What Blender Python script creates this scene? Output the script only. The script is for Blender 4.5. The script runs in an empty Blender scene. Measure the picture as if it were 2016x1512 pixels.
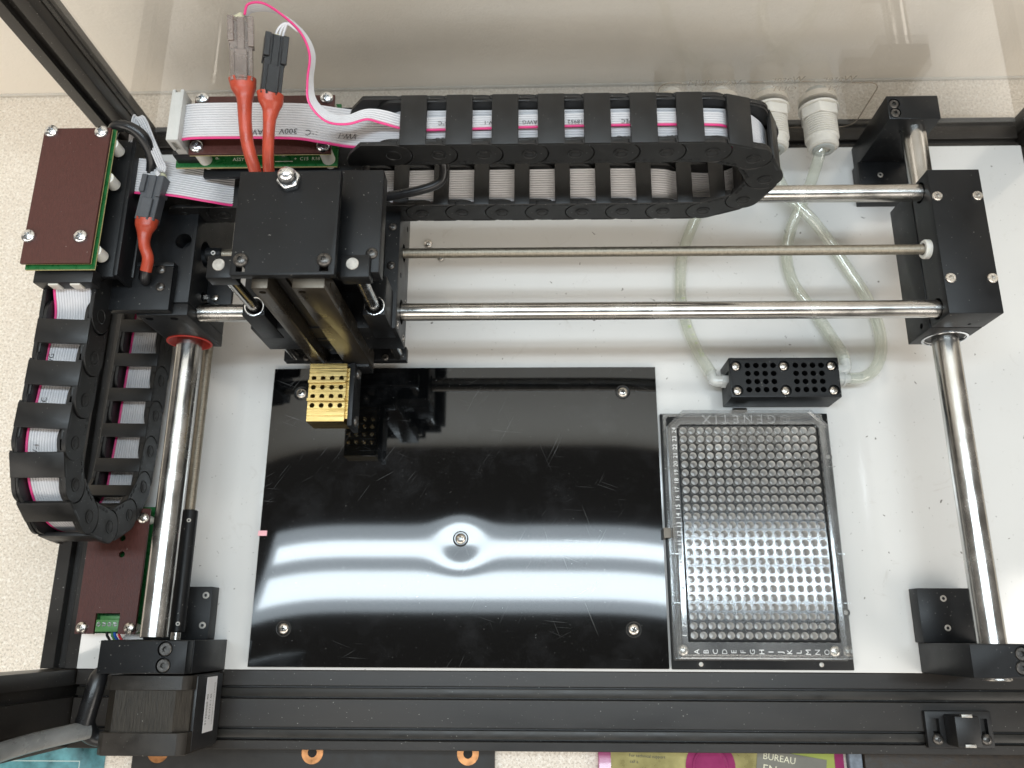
import bpy, bmesh, math, random
from mathutils import Vector, Matrix
random.seed(7)
sc = bpy.context.scene
C = bpy.context.collection
MM = 0.001
PI = math.pi

# ------------------------------------------------------------ camera, world, lamps, exposure
cam = bpy.data.cameras.new('camera')
cam.sensor_width = 36.0
cam.lens = 1639.2 / 2016 * 36.0
cam.clip_start = 0.01
cam.clip_end = 50
cam.dof.use_dof = True
cam.dof.focus_distance = 0.392
cam.dof.aperture_fstop = 13.0
camo = bpy.data.objects.new('camera', cam)
C.objects.link(camo)
camo.location = (-0.0788, 0.0010, 0.4450)
camo.rotation_euler = (0.2902, 0.0258, 0.0039)
sc.camera = camo

w = bpy.data.worlds.new('World')
sc.world = w
w.use_nodes = True
bg = w.node_tree.nodes['Background']
bg.inputs['Color'].default_value = (1.0, 0.93, 0.84, 1)
bg.inputs['Strength'].default_value = 0.20


def area(name, loc, sx, sy, power, col, rot=(0, 0, 0)):
    l = bpy.data.lights.new(name, 'AREA')
    l.shape = 'RECTANGLE'
    l.size = sx
    l.size_y = sy
    l.energy = power
    l.color = col
    o = bpy.data.objects.new(name, l)
    C.objects.link(o)
    o.location = loc
    o.rotation_euler = rot
    return o


# twin tube ceiling fixture right above the machine (the two bright bands in the black plate)
area('ceiling_tube', (-0.054, 0.1565, 1.2), 1.09, 0.031, 2.8, (0.80, 0.92, 1.0))
area('ceiling_tube', (-0.054, 0.088, 1.2), 1.09, 0.052, 4.3, (0.80, 0.92, 1.0))
area('ceiling_reflector', (-0.054, 0.120, 1.203), 1.12, 0.165, 4.6, (0.78, 0.91, 1.0))
# added unseen fill lights: behind the photographer and to both sides
for loc, sx, sy, power, col in (((-0.2, -1.7, 1.35), 2.0, 0.9, 24, (1.0, 0.93, 0.83)),
                                ((-1.9, -1.1, 1.25), 1.4, 0.9, 19, (1.0, 0.93, 0.84)),
                                ((1.7, -1.0, 1.25), 1.4, 0.9, 22, (1.0, 0.94, 0.86))):
    aim = Vector((-0.05, 0.2, 0.05)) - Vector(loc)
    area('fill_light', loc, sx, sy, power, col, aim.to_track_quat('-Z', 'Y').to_euler())

sc.view_settings.view_transform = 'Standard'
sc.view_settings.look = 'None'
sc.view_settings.gamma = 1.0
sc.view_settings.exposure = -0.12
sc.render.engine = 'CYCLES'
cy = sc.cycles
cy.use_denoising = True
cy.max_bounces = 12
cy.diffuse_bounces = 4
cy.glossy_bounces = 6
cy.transmission_bounces = 8
cy.transparent_max_bounces = 40
cy.caustics_reflective = False
cy.caustics_refractive = False
cy.sample_clamp_indirect = 4.0


# ------------------------------------------------------------ materials
def nodes_of(name):
    m = bpy.data.materials.new(name)
    m.use_nodes = True
    return m, m.node_tree.nodes, m.node_tree.links, m.node_tree.nodes['Principled BSDF']


def noise(N, L, vec, scale, detail=4, rough=0.6, dist=0.0):
    n = N.new('ShaderNodeTexNoise')
    n.inputs['Scale'].default_value = scale
    n.inputs['Detail'].default_value = detail
    n.inputs['Roughness'].default_value = rough
    n.inputs['Distortion'].default_value = dist
    L.new(vec, n.inputs['Vector'])
    return n.outputs['Fac']


def mapr(N, L, v, a, b, c, d):
    n = N.new('ShaderNodeMapRange')
    n.inputs[1].default_value = a
    n.inputs[2].default_value = b
    n.inputs[3].default_value = c
    n.inputs[4].default_value = d
    L.new(v, n.inputs[0])
    return n.outputs[0]


def mixc(N, L, fac, a, b):
    n = N.new('ShaderNodeMix')
    n.data_type = 'RGBA'
    if isinstance(fac, (int, float)):
        n.inputs[0].default_value = fac
    else:
        L.new(fac, n.inputs[0])
    for s, v in ((n.inputs[6], a), (n.inputs[7], b)):
        if isinstance(v, (tuple, list)):
            s.default_value = (v[0], v[1], v[2], 1)
        else:
            L.new(v, s)
    return n.outputs[2]


def mat(name, col, rough=0.5, metal=0.0, var=0.15, vs=60, bump=0.0, bs=3000, speck=0.0, sps=1100,
        spcol=(0.42, 0.41, 0.38), spec=0.5, coat=0.0, coat_r=0.05, rvar=0.08, stretch=None, sub=0.0, trans=0.0, ior=1.45):
    m, N, L, p = nodes_of(name)
    tc = N.new('ShaderNodeTexCoord').outputs['Object']
    v = tc
    if stretch:
        mp = N.new('ShaderNodeMapping')
        mp.inputs['Scale'].default_value = stretch
        L.new(tc, mp.inputs['Vector'])
        v = mp.outputs[0]
    f = noise(N, L, v, vs, 5)
    lo = tuple(c * (1 - var) for c in col)
    hi = tuple(min(1, c * (1 + var)) for c in col)
    c = mixc(N, L, mapr(N, L, f, 0.3, 0.7, 0, 1), lo, hi)
    if speck > 0:
        s = noise(N, L, tc, sps, 1.5, 0.5)
        sf = mapr(N, L, s, 0.80 - speck * 0.1, 0.83 - speck * 0.1, 0, 0.8)
        c = mixc(N, L, sf, c, spcol)
    L.new(c, p.inputs['Base Color'])
    p.inputs['Metallic'].default_value = metal
    L.new(mapr(N, L, f, 0.3, 0.7, max(0.01, rough - rvar), min(1, rough + rvar)), p.inputs['Roughness'])
    p.inputs['Specular IOR Level'].default_value = spec
    p.inputs['IOR'].default_value = ior
    p.inputs['Coat Weight'].default_value = coat
    p.inputs['Coat Roughness'].default_value = coat_r
    p.inputs['Transmission Weight'].default_value = trans
    if sub > 0:
        p.inputs['Subsurface Weight'].default_value = sub
        p.inputs['Subsurface Radius'].default_value = (0.003, 0.003, 0.002)
    if bump > 0:
        b = N.new('ShaderNodeBump')
        b.inputs['Strength'].default_value = bump
        b.inputs['Distance'].default_value = 0.0003
        L.new(noise(N, L, v, bs, 3), b.inputs['Height'])
        L.new(b.outputs[0], p.inputs['Normal'])
    return m


def clear_mat(name, tint, rough=0.03, haze=0.04, f0=0.045, gain=1.0, hcol=(0.9, 0.92, 0.93)):
    """thin clear plastic: light passes, both faces reflect by Schlick's law"""
    m, N, L, p = nodes_of(name)
    N.remove(p)
    out = N['Material Output']
    tr = N.new('ShaderNodeBsdfTransparent')
    tr.inputs[0].default_value = (*tint, 1)
    gl = N.new('ShaderNodeBsdfGlossy')
    gl.inputs['Roughness'].default_value = rough
    gl.inputs['Color'].default_value = (1, 1, 1, 1)
    lw = N.new('ShaderNodeLayerWeight')
    lw.inputs['Blend'].default_value = 0.5
    pw = N.new('ShaderNodeMath')
    pw.operation = 'POWER'
    L.new(lw.outputs['Facing'], pw.inputs[0])
    pw.inputs[1].default_value = 4.0
    fr = mapr(N, L, pw.outputs[0], 0, 1, f0, gain)
    df = N.new('ShaderNodeBsdfDiffuse')
    df.inputs[0].default_value = (*hcol, 1)
    tc = N.new('ShaderNodeTexCoord').outputs['Object']
    hz = mapr(N, L, noise(N, L, tc, 60, 4), 0.3, 0.7, haze * 0.5, haze * 1.5)
    m1 = N.new('ShaderNodeMixShader')
    L.new(hz, m1.inputs[0])
    L.new(tr.outputs[0], m1.inputs[1])
    L.new(df.outputs[0], m1.inputs[2])
    m2 = N.new('ShaderNodeMixShader')
    L.new(fr, m2.inputs[0])
    L.new(m1.outputs[0], m2.inputs[1])
    L.new(gl.outputs[0], m2.inputs[2])
    L.new(m2.outputs[0], out.inputs['Surface'])
    return m


def laminate():
    m, N, L, p = nodes_of('speckled_laminate')
    tc = N.new('ShaderNodeTexCoord').outputs['Object']
    a = noise(N, L, tc, 800, 3, 0.75)
    b = noise(N, L, tc, 640, 3, 0.75)
    big = noise(N, L, tc, 9, 3)
    c = mixc(N, L, mapr(N, L, big, 0.3, 0.7, 0, 1), (0.72, 0.645, 0.55), (0.77, 0.69, 0.59))
    c = mixc(N, L, mapr(N, L, a, 0.50, 0.60, 0, 0.85), c, (0.47, 0.405, 0.33))
    c = mixc(N, L, mapr(N, L, b, 0.52, 0.62, 0, 0.85), c, (0.88, 0.83, 0.75))
    L.new(c, p.inputs['Base Color'])
    p.inputs['Roughness'].default_value = 0.42
    return m


def painted_wall():
    m, N, L, p = nodes_of('cream_wall_paint')
    tc = N.new('ShaderNodeTexCoord').outputs['Object']
    f = noise(N, L, tc, 6, 3)
    L.new(mixc(N, L, f, (0.86, 0.80, 0.71), (0.90, 0.84, 0.75)), p.inputs['Base Color'])
    p.inputs['Roughness'].default_value = 0.6
    b = N.new('ShaderNodeBump')
    b.inputs['Strength'].default_value = 0.35
    b.inputs['Distance'].default_value = 0.0008
    L.new(noise(N, L, tc, 520, 4, 0.55), b.inputs['Height'])
    L.new(b.outputs[0], p.inputs['Normal'])
    return m


def deck_white():
    m, N, L, p = nodes_of('glossy_white_sheet')
    tc = N.new('ShaderNodeTexCoord').outputs['Object']
    big = noise(N, L, tc, 14, 4)
    c = mixc(N, L, big, (0.585, 0.585, 0.575), (0.64, 0.64, 0.63))
    d = noise(N, L, tc, 260, 2, 0.45, 0.6)
    c = mixc(N, L, mapr(N, L, d, 0.735, 0.765, 0, 0.85), c, (0.10, 0.09, 0.08))
    g = noise(N, L, tc, 75, 6, 0.75, 1.0)
    c = mixc(N, L, mapr(N, L, g, 0.60, 0.78, 0, 0.40), c, (0.36, 0.33, 0.29))
    h = noise(N, L, tc, 700, 1, 0.4)
    c = mixc(N, L, mapr(N, L, h, 0.775, 0.80, 0, 0.7), c, (0.12, 0.11, 0.10))
    L.new(c, p.inputs['Base Color'])
    L.new(mapr(N, L, big, 0.3, 0.7, 0.09, 0.17), p.inputs['Roughness'])
    p.inputs['Specular IOR Level'].default_value = 0.95
    return m


def black_acrylic():
    m, N, L, p = nodes_of('glossy_black_acrylic')
    tc = N.new('ShaderNodeTexCoord').outputs['Object']
    c = (0.0015, 0.0017, 0.0019)
    mask = mapr(N, L, noise(N, L, tc, 22, 3), 0.50, 0.66, 0, 1)
    for i, (ang, sx, sy, off) in enumerate(((0.35, 22, 1500, 0), (-0.5, 30, 1900, 3.1), (1.2, 26, 1700, 6.7), (2.2, 40, 2100, 9.9), (-1.1, 18, 1600, 13.3), (0.05, 30, 2000, 17.7))):
        mp = N.new('ShaderNodeMapping')
        rt = N.new('ShaderNodeMapping')
        rt.inputs['Rotation'].default_value = (0, 0, ang)
        mp.inputs['Scale'].default_value = (sx, sy, 1)
        mp.inputs['Location'].default_value = (off, off * 0.7, 0)
        wv = N.new('ShaderNodeTexNoise')
        wv.inputs['Scale'].default_value = 14
        wv.inputs['Detail'].default_value = 1
        L.new(tc, wv.inputs['Vector'])
        ad = N.new('ShaderNodeMix')
        ad.data_type = 'VECTOR'
        ad.inputs[0].default_value = 0.006
        L.new(tc, ad.inputs[4])
        L.new(wv.outputs['Color'], ad.inputs[5])
        L.new(ad.outputs[1], rt.inputs['Vector'])
        L.new(rt.outputs[0], mp.inputs['Vector'])
        s = noise(N, L, mp.outputs[0], 1.0, 1.5, 0.5)
        f = mapr(N, L, s, 0.715, 0.75, 0, 0.24)
        mu = N.new('ShaderNodeMath')
        mu.operation = 'MULTIPLY'
        L.new(f, mu.inputs[0])
        L.new(mask, mu.inputs[1])
        c = mixc(N, L, mu.outputs[0], c, (0.45, 0.46, 0.47))
    d = noise(N, L, tc, 1500, 1, 0.4)
    c = mixc(N, L, mapr(N, L, d, 0.80, 0.83, 0, 0.6), c, (0.4, 0.4, 0.4))
    sm = noise(N, L, tc, 30, 5, 0.7)
    c = mixc(N, L, mapr(N, L, sm, 0.50, 0.8, 0, 0.030), c, (0.4, 0.42, 0.46))
    L.new(c, p.inputs['Base Color'])
    p.inputs['Roughness'].default_value = 0.045
    return m


def brass_mat():
    m, N, L, p = nodes_of('milled_brass')
    tc = N.new('ShaderNodeTexCoord').outputs['Object']
    mp = N.new('ShaderNodeMapping')
    mp.inputs['Scale'].default_value = (30, 900, 300)
    L.new(tc, mp.inputs['Vector'])
    f = noise(N, L, mp.outputs[0], 1, 4)
    c = mixc(N, L, mapr(N, L, f, 0.3, 0.7, 0, 1), (0.50, 0.35, 0.12), (0.64, 0.48, 0.21))
    t = noise(N, L, tc, 220, 4)
    c = mixc(N, L, mapr(N, L, t, 0.6, 0.75, 0, 0.5), c, (0.42, 0.26, 0.10))
    L.new(c, p.inputs['Base Color'])
    p.inputs['Metallic'].default_value = 1
    L.new(mapr(N, L, f, 0.3, 0.7, 0.20, 0.38), p.inputs['Roughness'])
    b = N.new('ShaderNodeBump')
    b.inputs['Strength'].default_value = 0.16
    b.inputs['Distance'].default_value = 0.0003
    L.new(f, b.inputs['Height'])
    L.new(b.outputs[0], p.inputs['Normal'])
    return m


MT = {
    'anod': mat('black_anodised_aluminium', (0.0060, 0.0066, 0.0076), 0.42, 0.0, 0.3, 40, 0.06, 5000, 0.5, spec=0.32),
    'anod2': mat('anodised_bar_bronze_reflection', (0.060, 0.050, 0.038), 0.30, 0.7, 0.25, 60, 0.05, 5000, 0.2, spec=0.6),  # black bars; bronze reflection of the brass head put into the base colour
    'rail': mat('black_extrusion_finish', (0.020, 0.0175, 0.0155), 0.36, 0.0, 0.3, 30, 0.08, 4000, 0.6, stretch=(0.3, 1, 1), spec=0.42),
    'railin': mat('black_slot_cover', (0.015, 0.0138, 0.012), 0.42, 0.0, 0.3, 50, 0.05, 4000, 0.4),
    'chain': mat('black_chain_plastic', (0.0080, 0.0080, 0.0082), 0.43, 0.0, 0.3, 120, 0.10, 2500, 0.3, spec=0.45),
    'dark': mat('dark_plastic', (0.0085, 0.0085, 0.009), 0.45, 0, 0.3, 80, 0.05, 3000, 0.2),
    'rubber': mat('black_heat_shrink', (0.012, 0.012, 0.013), 0.32, 0, 0.3, 80, 0.12, 900),
    'deck': deck_white(),
    'acrylic': black_acrylic(),
    'steel': mat('ground_steel_rod', (0.55, 0.54, 0.52), 0.23, 1.0, 0.14, 70, 0.04, 4000, rvar=0.08),
    'screwsteel': mat('threaded_steel', (0.30, 0.27, 0.22), 0.5, 1.0, 0.2, 600),
    'zinc': mat('bright_zinc_screw', (0.72, 0.74, 0.76), 0.22, 1.0, 0.15, 800, 0.1, 3000),
    'stain': mat('stainless_screw', (0.60, 0.57, 0.53), 0.28, 1.0, 0.2, 800, 0.1, 3000),
    'dull': mat('turned_rod_end', (0.42, 0.40, 0.37), 0.5, 1.0, 0.25, 500, 0.2, 3000),
    'blackscrew': mat('black_oxide_screw', (0.10, 0.095, 0.09), 0.34, 0.8, 0.3, 600, 0.1, 3000),
    'void': mat('recess_shade_black', (0.006, 0.006, 0.006), 0.7, 0, 0.2, 100),  # near-black colour stands for the shade in holes and gaps drawn flush
    'brass': brass_mat(),
    'cover': mat('brown_phenolic_sheet', (0.062, 0.0165, 0.0125), 0.46, 0, 0.18, 1400, 0.25, 2600, 0.15, stretch=(1, 0.25, 1)),
    'pcbedge': mat('laminate_cut_edge', (0.42, 0.36, 0.17), 0.6, 0, 0.3, 1500),
    'pcb': mat('green_solder_mask', (0.012, 0.105, 0.028), 0.3, 0, 0.2, 400),
    'silk': mat('white_silkscreen', (0.70, 0.72, 0.62), 0.6, 0, 0.1, 400),
    'nylon': mat('white_nylon', (0.70, 0.69, 0.64), 0.38, 0, 0.06, 200, sub=0.3),
    'ivory': mat('ivory_fitting_plastic', (0.60, 0.57, 0.515), 0.34, 0, 0.06, 200, sub=0.15),
    'collet': mat('grey_collet', (0.36, 0.37, 0.35), 0.45, 0, 0.1, 200),
    'ribbon': mat('grey_ribbon_insulation', (0.56, 0.555, 0.57), 0.42, 0, 0.05, 100),
    'wiregap': mat('ribbon_web', (0.30, 0.30, 0.33), 0.5, 0, 0.05, 100),
    'pink': mat('pink_marker_wire', (0.66, 0.045, 0.20), 0.4, 0, 0.08, 100),
    'ink': mat('black_print', (0.05, 0.05, 0.055), 0.6, 0, 0.2, 400),
    'idc': mat('light_grey_connector', (0.50, 0.50, 0.48), 0.45, 0, 0.05, 150),
    'redtube': mat('red_heat_shrink', (0.36, 0.050, 0.024), 0.36, 0, 0.18, 130, 0.2, 600),
    'redring': mat('red_bearing_seal', (0.38, 0.03, 0.02), 0.4, 0, 0.15, 200),
    'greyhousing': mat('grey_connector_housing', (0.068, 0.073, 0.082), 0.4, 0, 0.12, 150),
    'blackhousing': mat('black_connector_housing', (0.012, 0.0125, 0.014), 0.35, 0, 0.2, 150),
    'smoky': clear_mat('smoky_clear_housing', (0.62, 0.56, 0.52), 0.12, 0.30, 0.06, 0.8, (0.42, 0.36, 0.33)),
    'glue': mat('hot_glue', (0.62, 0.60, 0.42), 0.3, 0, 0.1, 200, sub=0.2),
    'terminal': mat('green_terminal_block', (0.075, 0.22, 0.07), 0.42, 0, 0.12, 200),
    'tubing': clear_mat('milky_clear_tubing', (0.90, 0.915, 0.87), 0.08, 0.19, 0.07, 0.9, (0.78, 0.80, 0.74)),
    'clearfit': clear_mat('frosted_fitting', (0.86, 0.88, 0.86), 0.2, 0.45, 0.06, 0.8, (0.85, 0.86, 0.85)),
    'plate': clear_mat('clear_polystyrene', (0.93, 0.94, 0.94), 0.10, 0.07, 0.075, 1.0),
    'well': clear_mat('white_hazed_well_wall', (0.90, 0.90, 0.89), 0.15, 0.58, 0.08, 1.0, (0.93, 0.915, 0.89)),  # clear wells; white haze stands in for the light they refract
    'web': clear_mat('clear_well_deck', (0.96, 0.96, 0.96), 0.085, 0.012, 0.055, 1.0),
    'emboss': clear_mat('embossed_frosting', (0.9, 0.9, 0.9), 0.3, 0.6, 0.06, 0.9, (0.8, 0.8, 0.78)),
    'emboss2': clear_mat('faint_embossing', (0.92, 0.92, 0.92), 0.3, 0.14, 0.05, 0.9, (0.7, 0.7, 0.69)),
    'panel': clear_mat('clear_acrylic_panel', (0.997, 0.997, 0.995), 0.01, 0.022, 0.04, 1.0, (0.82, 0.80, 0.76)),
    'engrave': clear_mat('engraved_acrylic', (0.72, 0.66, 0.58), 0.4, 0.35, 0.05, 0.8, (0.50, 0.42, 0.33)),
    'greyink': mat('green_tube_print', (0.30, 0.42, 0.10), 0.6, 0, 0.2, 300),
    'spring': mat('spring_steel_clip', (0.10, 0.085, 0.07), 0.45, 1.0, 0.2, 300),
    'pinktape': mat('pink_paper_tape', (0.80, 0.42, 0.46), 0.7, 0, 0.06, 200),
    'label': mat('silver_label', (0.66, 0.66, 0.68), 0.45, 0.0, 0.05, 100),
    'stator': mat('motor_laminations', (0.026, 0.022, 0.017), 0.42, 0.3, 0.35, 1200, 0.4, 2000, 0.3, stretch=(1, 0.1, 1)),
    'motorblack': mat('motor_black_cast', (0.013, 0.013, 0.014), 0.42, 0, 0.3, 60, 0.1, 2500, 0.3),
    'motorgrey': mat('motor_end_bell', (0.024, 0.021, 0.018), 0.40, 0.3, 0.3, 120, 0.15, 2500, 0.3),
    'sleeve': mat('grey_cable_sleeve', (0.15, 0.155, 0.155), 0.30, 0, 0.25, 60),
    'wire_b': mat('blue_wire', (0.02, 0.09, 0.40), 0.4),
    'wire_r': mat('red_wire', (0.55, 0.03, 0.04), 0.4),
    'wire_k': mat('black_wire', (0.015, 0.015, 0.015), 0.4),
    'bench': laminate(),
    'wall': painted_wall(),
    'copper': mat('copper_pad', (0.72, 0.33, 0.14), 0.35, 1.0, 0.15, 300),
    'board': mat('matt_black_board', (0.028, 0.026, 0.024), 0.6, 0, 0.2, 200),
    'teal': mat('teal_printed_card', (0.09, 0.25, 0.28), 0.35, 0, 0.6, 90),
    'tealline': mat('pale_print_line', (0.45, 0.58, 0.56), 0.5),
    'magenta': mat('magenta_disc', (0.28, 0.03, 0.12), 0.18, 0, 0.3, 40, coat=0.5),
    'caseedge': clear_mat('pink_tinted_case', (0.85, 0.45, 0.58), 0.08, 0.25, 0.06, 0.9, (0.75, 0.35, 0.45)),
    'gold': mat('gold_foil_label', (0.30, 0.26, 0.10), 0.3, 0.3, 0.35, 60),
    'lime': mat('lime_card', (0.28, 0.33, 0.06), 0.5, 0, 0.1, 60),
    'greycard': mat('grey_card', (0.16, 0.155, 0.13), 0.5, 0, 0.15, 60),
    'pale': mat('pale_lettering', (0.62, 0.60, 0.45), 0.5),
    'brownbox': mat('dark_brown_leatherette', (0.030, 0.020, 0.012), 0.5, 0, 0.4, 300, 0.3, 900),
    'bluegrey': mat('blue_grey_cloth', (0.17, 0.20, 0.24), 0.7, 0, 0.3, 300, 0.2, 1500),
}

# ------------------------------------------------------------ mesh helpers (all lengths in millimetres)
V3 = Vector


def frame_from(d):
    d = V3(d).normalized()
    a = V3((0, 0, 1)) if abs(d.z) < 0.9 else V3((1, 0, 0))
    u = a.cross(d).normalized()
    return u, d.cross(u).normalized(), d


_textcache = {}


def text_geo(s, size, font_bold=False):
    k = (s, size)
    if k not in _textcache:
        cu = bpy.data.curves.new('lettering', 'FONT')
        cu.body = s
        cu.size = size
        cu.align_x = 'CENTER'
        cu.align_y = 'CENTER'
        cu.resolution_u = 2
        o = bpy.data.objects.new('lettering', cu)
        C.objects.link(o)
        dg = bpy.context.evaluated_depsgraph_get()
        me = o.evaluated_get(dg).to_mesh()
        _textcache[k] = ([v.co.copy() for v in me.vertices], [tuple(p.vertices) for p in me.polygons])
        bpy.data.objects.remove(o)
        bpy.data.curves.remove(cu)
    return _textcache[k]


class MB:
    def __init__(self):
        self.V = []
        self.F = []

    def add(self, vs, fs):
        n = len(self.V)
        self.V += [V3(v) for v in vs]
        self.F += [tuple(i + n for i in f) for f in fs]
        return self

    def box(self, x0, x1, y0, y1, z0, z1, bev=0.35, seg=2, m=None):
        bm = bmesh.new()
        bmesh.ops.create_cube(bm, size=1)
        for v in bm.verts:
            v.co = V3((x0 + (v.co.x + .5) * (x1 - x0), y0 + (v.co.y + .5) * (y1 - y0), z0 + (v.co.z + .5) * (z1 - z0)))
        if bev > 0:
            bmesh.ops.bevel(bm, geom=bm.edges[:], offset=bev, segments=seg, affect='EDGES', profile=0.5)
        bm.verts.ensure_lookup_table()
        vs = [(m @ v.co) if m else v.co.copy() for v in bm.verts]
        self.add(vs, [tuple(v.index for v in f.verts) for f in bm.faces])
        bm.free()
        return self

    def prism(self, poly, axis, a, b, bev=0.0, m=None):
        """poly in the two other axes (cyclic order after the axis: x->(y,z), y->(x,z), z->(x,y))"""
        def P(p, t):
            return {'x': V3((t, p[0], p[1])), 'y': V3((p[0], t, p[1])), 'z': V3((p[0], p[1], t))}[axis]
        bm = bmesh.new()
        lo = [bm.verts.new(P(p, a)) for p in poly]
        hi = [bm.verts.new(P(p, b)) for p in poly]
        n = len(poly)
        bm.faces.new(lo[::-1])
        bm.faces.new(hi)
        for i in range(n):
            bm.faces.new((lo[i], lo[(i + 1) % n], hi[(i + 1) % n], hi[i]))
        bmesh.ops.recalc_face_normals(bm, faces=bm.faces[:])
        if bev > 0:
            es = [e for e in bm.edges if len(e.link_faces) == 2 and e.calc_face_angle(0) > 0.6]
            bmesh.ops.bevel(bm, geom=es, offset=bev, segments=1, affect='EDGES')
        bm.verts.index_update()
        vs = [(m @ v.co) if m else v.co.copy() for v in bm.verts]
        self.add(vs, [tuple(v.index for v in f.verts) for f in bm.faces])
        bm.free()
        return self

    def lathe(self, p, d, prof, seg=24, cap0=True, cap1=True, hexa=False):
        u, v, d = frame_from(d)
        p = V3(p)
        vs = []
        fs = []
        for t, r in prof:
            for k in range(seg):
                a = 2 * PI * k / seg
                vs.append(p + d * t + (u * math.cos(a) + v * math.sin(a)) * r)
        for i in range(len(prof) - 1):
            for k in range(seg):
                k2 = (k + 1) % seg
                fs.append((i * seg + k, i * seg + k2, (i + 1) * seg + k2, (i + 1) * seg + k))
        if cap0:
            fs.append(tuple(range(seg))[::-1])
        if cap1:
            fs.append(tuple((len(prof) - 1) * seg + k for k in range(seg)))
        return self.add(vs, fs)

    def cyl(self, a, b, r, seg=24, r2=None, ch=0.0):
        a = V3(a)
        b = V3(b)
        ln = (b - a).length
        r2 = r if r2 is None else r2
        pr = [(0, r), (ln, r2)] if ch <= 0 else [(0, r - ch), (ch, r), (ln - ch, r2), (ln, r2 - ch)]
        return self.lathe(a, b - a, pr, seg)

    def tube(self, pts, r, seg=12, res=6, flat=None, caps=True):
        pts = [V3(p) for p in pts]
        rs = r if isinstance(r, (list, tuple)) else [r] * len(pts)
        P, R = [], []
        n = len(pts)
        for i in range(n - 1):
            p0, p1, p2, p3 = pts[max(i - 1, 0)], pts[i], pts[i + 1], pts[min(i + 2, n - 1)]
            for j in range(res):
                t = j / res
                P.append(0.5 * ((2 * p1) + (p2 - p0) * t + (2 * p0 - 5 * p1 + 4 * p2 - p3) * t * t + (3 * p1 - p0 - 3 * p2 + p3) * t ** 3))
                R.append(rs[i] + (rs[i + 1] - rs[i]) * (3 * t * t - 2 * t ** 3))
        P.append(pts[-1])
        R.append(rs[-1])
        u = None
        vs, fs = [], []
        for i, p in enumerate(P):
            d = (P[min(i + 1, len(P) - 1)] - P[max(i - 1, 0)]).normalized()
            if u is None:
                u = frame_from(d)[0]
            u = (u - d * u.dot(d)).normalized()
            v = d.cross(u)
            for k in range(seg):
                a = 2 * PI * k / seg
                vs.append(p + (u * math.cos(a) + v * math.sin(a)) * R[i])
        for i in range(len(P) - 1):
            for k in range(seg):
                k2 = (k + 1) % seg
                fs.append((i * seg + k, i * seg + k2, (i + 1) * seg + k2, (i + 1) * seg + k))
        if caps:
            fs.append(tuple(range(seg))[::-1])
            fs.append(tuple((len(P) - 1) * seg + k for k in range(seg)))
        return self.add(vs, fs)

    def text(self, s, size, o, right, up, lift=0.06):
        vs, fs = text_geo(s, size)
        o, right, up = V3(o), V3(right).normalized(), V3(up).normalized()
        nrm = right.cross(up)
        return self.add([o + right * v.x + up * v.y + nrm * lift for v in vs], fs)

    def mesh(self, name):
        me = bpy.data.meshes.new(name)
        me.from_pydata([v * MM for v in self.V], [], self.F)
        return me


def fin_mesh(me, angle=32, recalc=True):
    bm = bmesh.new()
    bm.from_mesh(me)
    if recalc:
        bmesh.ops.recalc_face_normals(bm, faces=bm.faces[:])
    bm.to_mesh(me)
    bm.free()
    for p in me.polygons:
        p.use_smooth = True
    me.set_sharp_from_angle(angle=math.radians(angle))
    return me


def cut(a, b, name='cut'):
    """a minus b as a new MB-like mesh (lengths in mm)"""
    oa = bpy.data.objects.new('tmp_a', a.mesh('tmp_a'))
    ob = bpy.data.objects.new('tmp_b', b.mesh('tmp_b'))
    for o in (oa, ob):
        bm = bmesh.new()
        bm.from_mesh(o.data)
        bmesh.ops.recalc_face_normals(bm, faces=bm.faces[:])
        for v in bm.verts:
            v.co *= 1000
        bm.to_mesh(o.data)
        bm.free()
        C.objects.link(o)
    md = oa.modifiers.new('b', 'BOOLEAN')
    md.operation = 'DIFFERENCE'
    md.object = ob
    md.solver = 'EXACT'
    md.use_self = True
    dg = bpy.context.evaluated_depsgraph_get()
    dg.update()
    me = oa.evaluated_get(dg).to_mesh()
    r = MB()
    r.add([v.co.copy() for v in me.vertices], [tuple(p.vertices) for p in me.polygons])
    for o in (oa, ob):
        d = o.data
        bpy.data.objects.remove(o)
        bpy.data.meshes.remove(d)
    return r


ORG = {}


def tag(o, label, cat, group=None):
    o['label'] = label
    o['category'] = cat
    if group:
        o['group'] = group
    return o


def thing(name, label, cat, org, group=None):
    o = bpy.data.objects.new(name, None)
    o.empty_display_size = 0.01
    C.objects.link(o)
    o.location = V3(org) * MM
    ORG[o.name] = V3(org)
    return tag(o, label, cat, group)


def part(parent, name, mb, material, angle=32, recalc=True):
    """a mesh built in absolute millimetres, hung under its thing or part"""
    org = ORG[parent.name] if parent is not None else V3((0, 0, 0))
    me = mb.mesh(name) if isinstance(mb, MB) else mb
    me.transform(Matrix.Translation(-org * MM))
    fin_mesh(me, angle, recalc)
    me.materials.append(MT[material])
    o = bpy.data.objects.new(name, me)
    C.objects.link(o)
    o.parent = parent
    ORG[o.name] = org
    return o


def solo(name, mb, material, label, cat, group=None, org=None, angle=32, recalc=True):
    me = mb.mesh(name)
    if org is None:
        xs = [v.x for v in mb.V]; ys = [v.y for v in mb.V]; zs = [v.z for v in mb.V]
        org = ((min(xs) + max(xs)) / 2, (min(ys) + max(ys)) / 2, min(zs))
    org = V3(org)
    me.transform(Matrix.Translation(-org * MM))
    fin_mesh(me, angle, recalc)
    me.materials.append(MT[material])
    o = bpy.data.objects.new(name, me)
    C.objects.link(o)
    o.location = org * MM
    ORG[o.name] = org
    if label:
        tag(o, label, cat, group)
    return o


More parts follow.
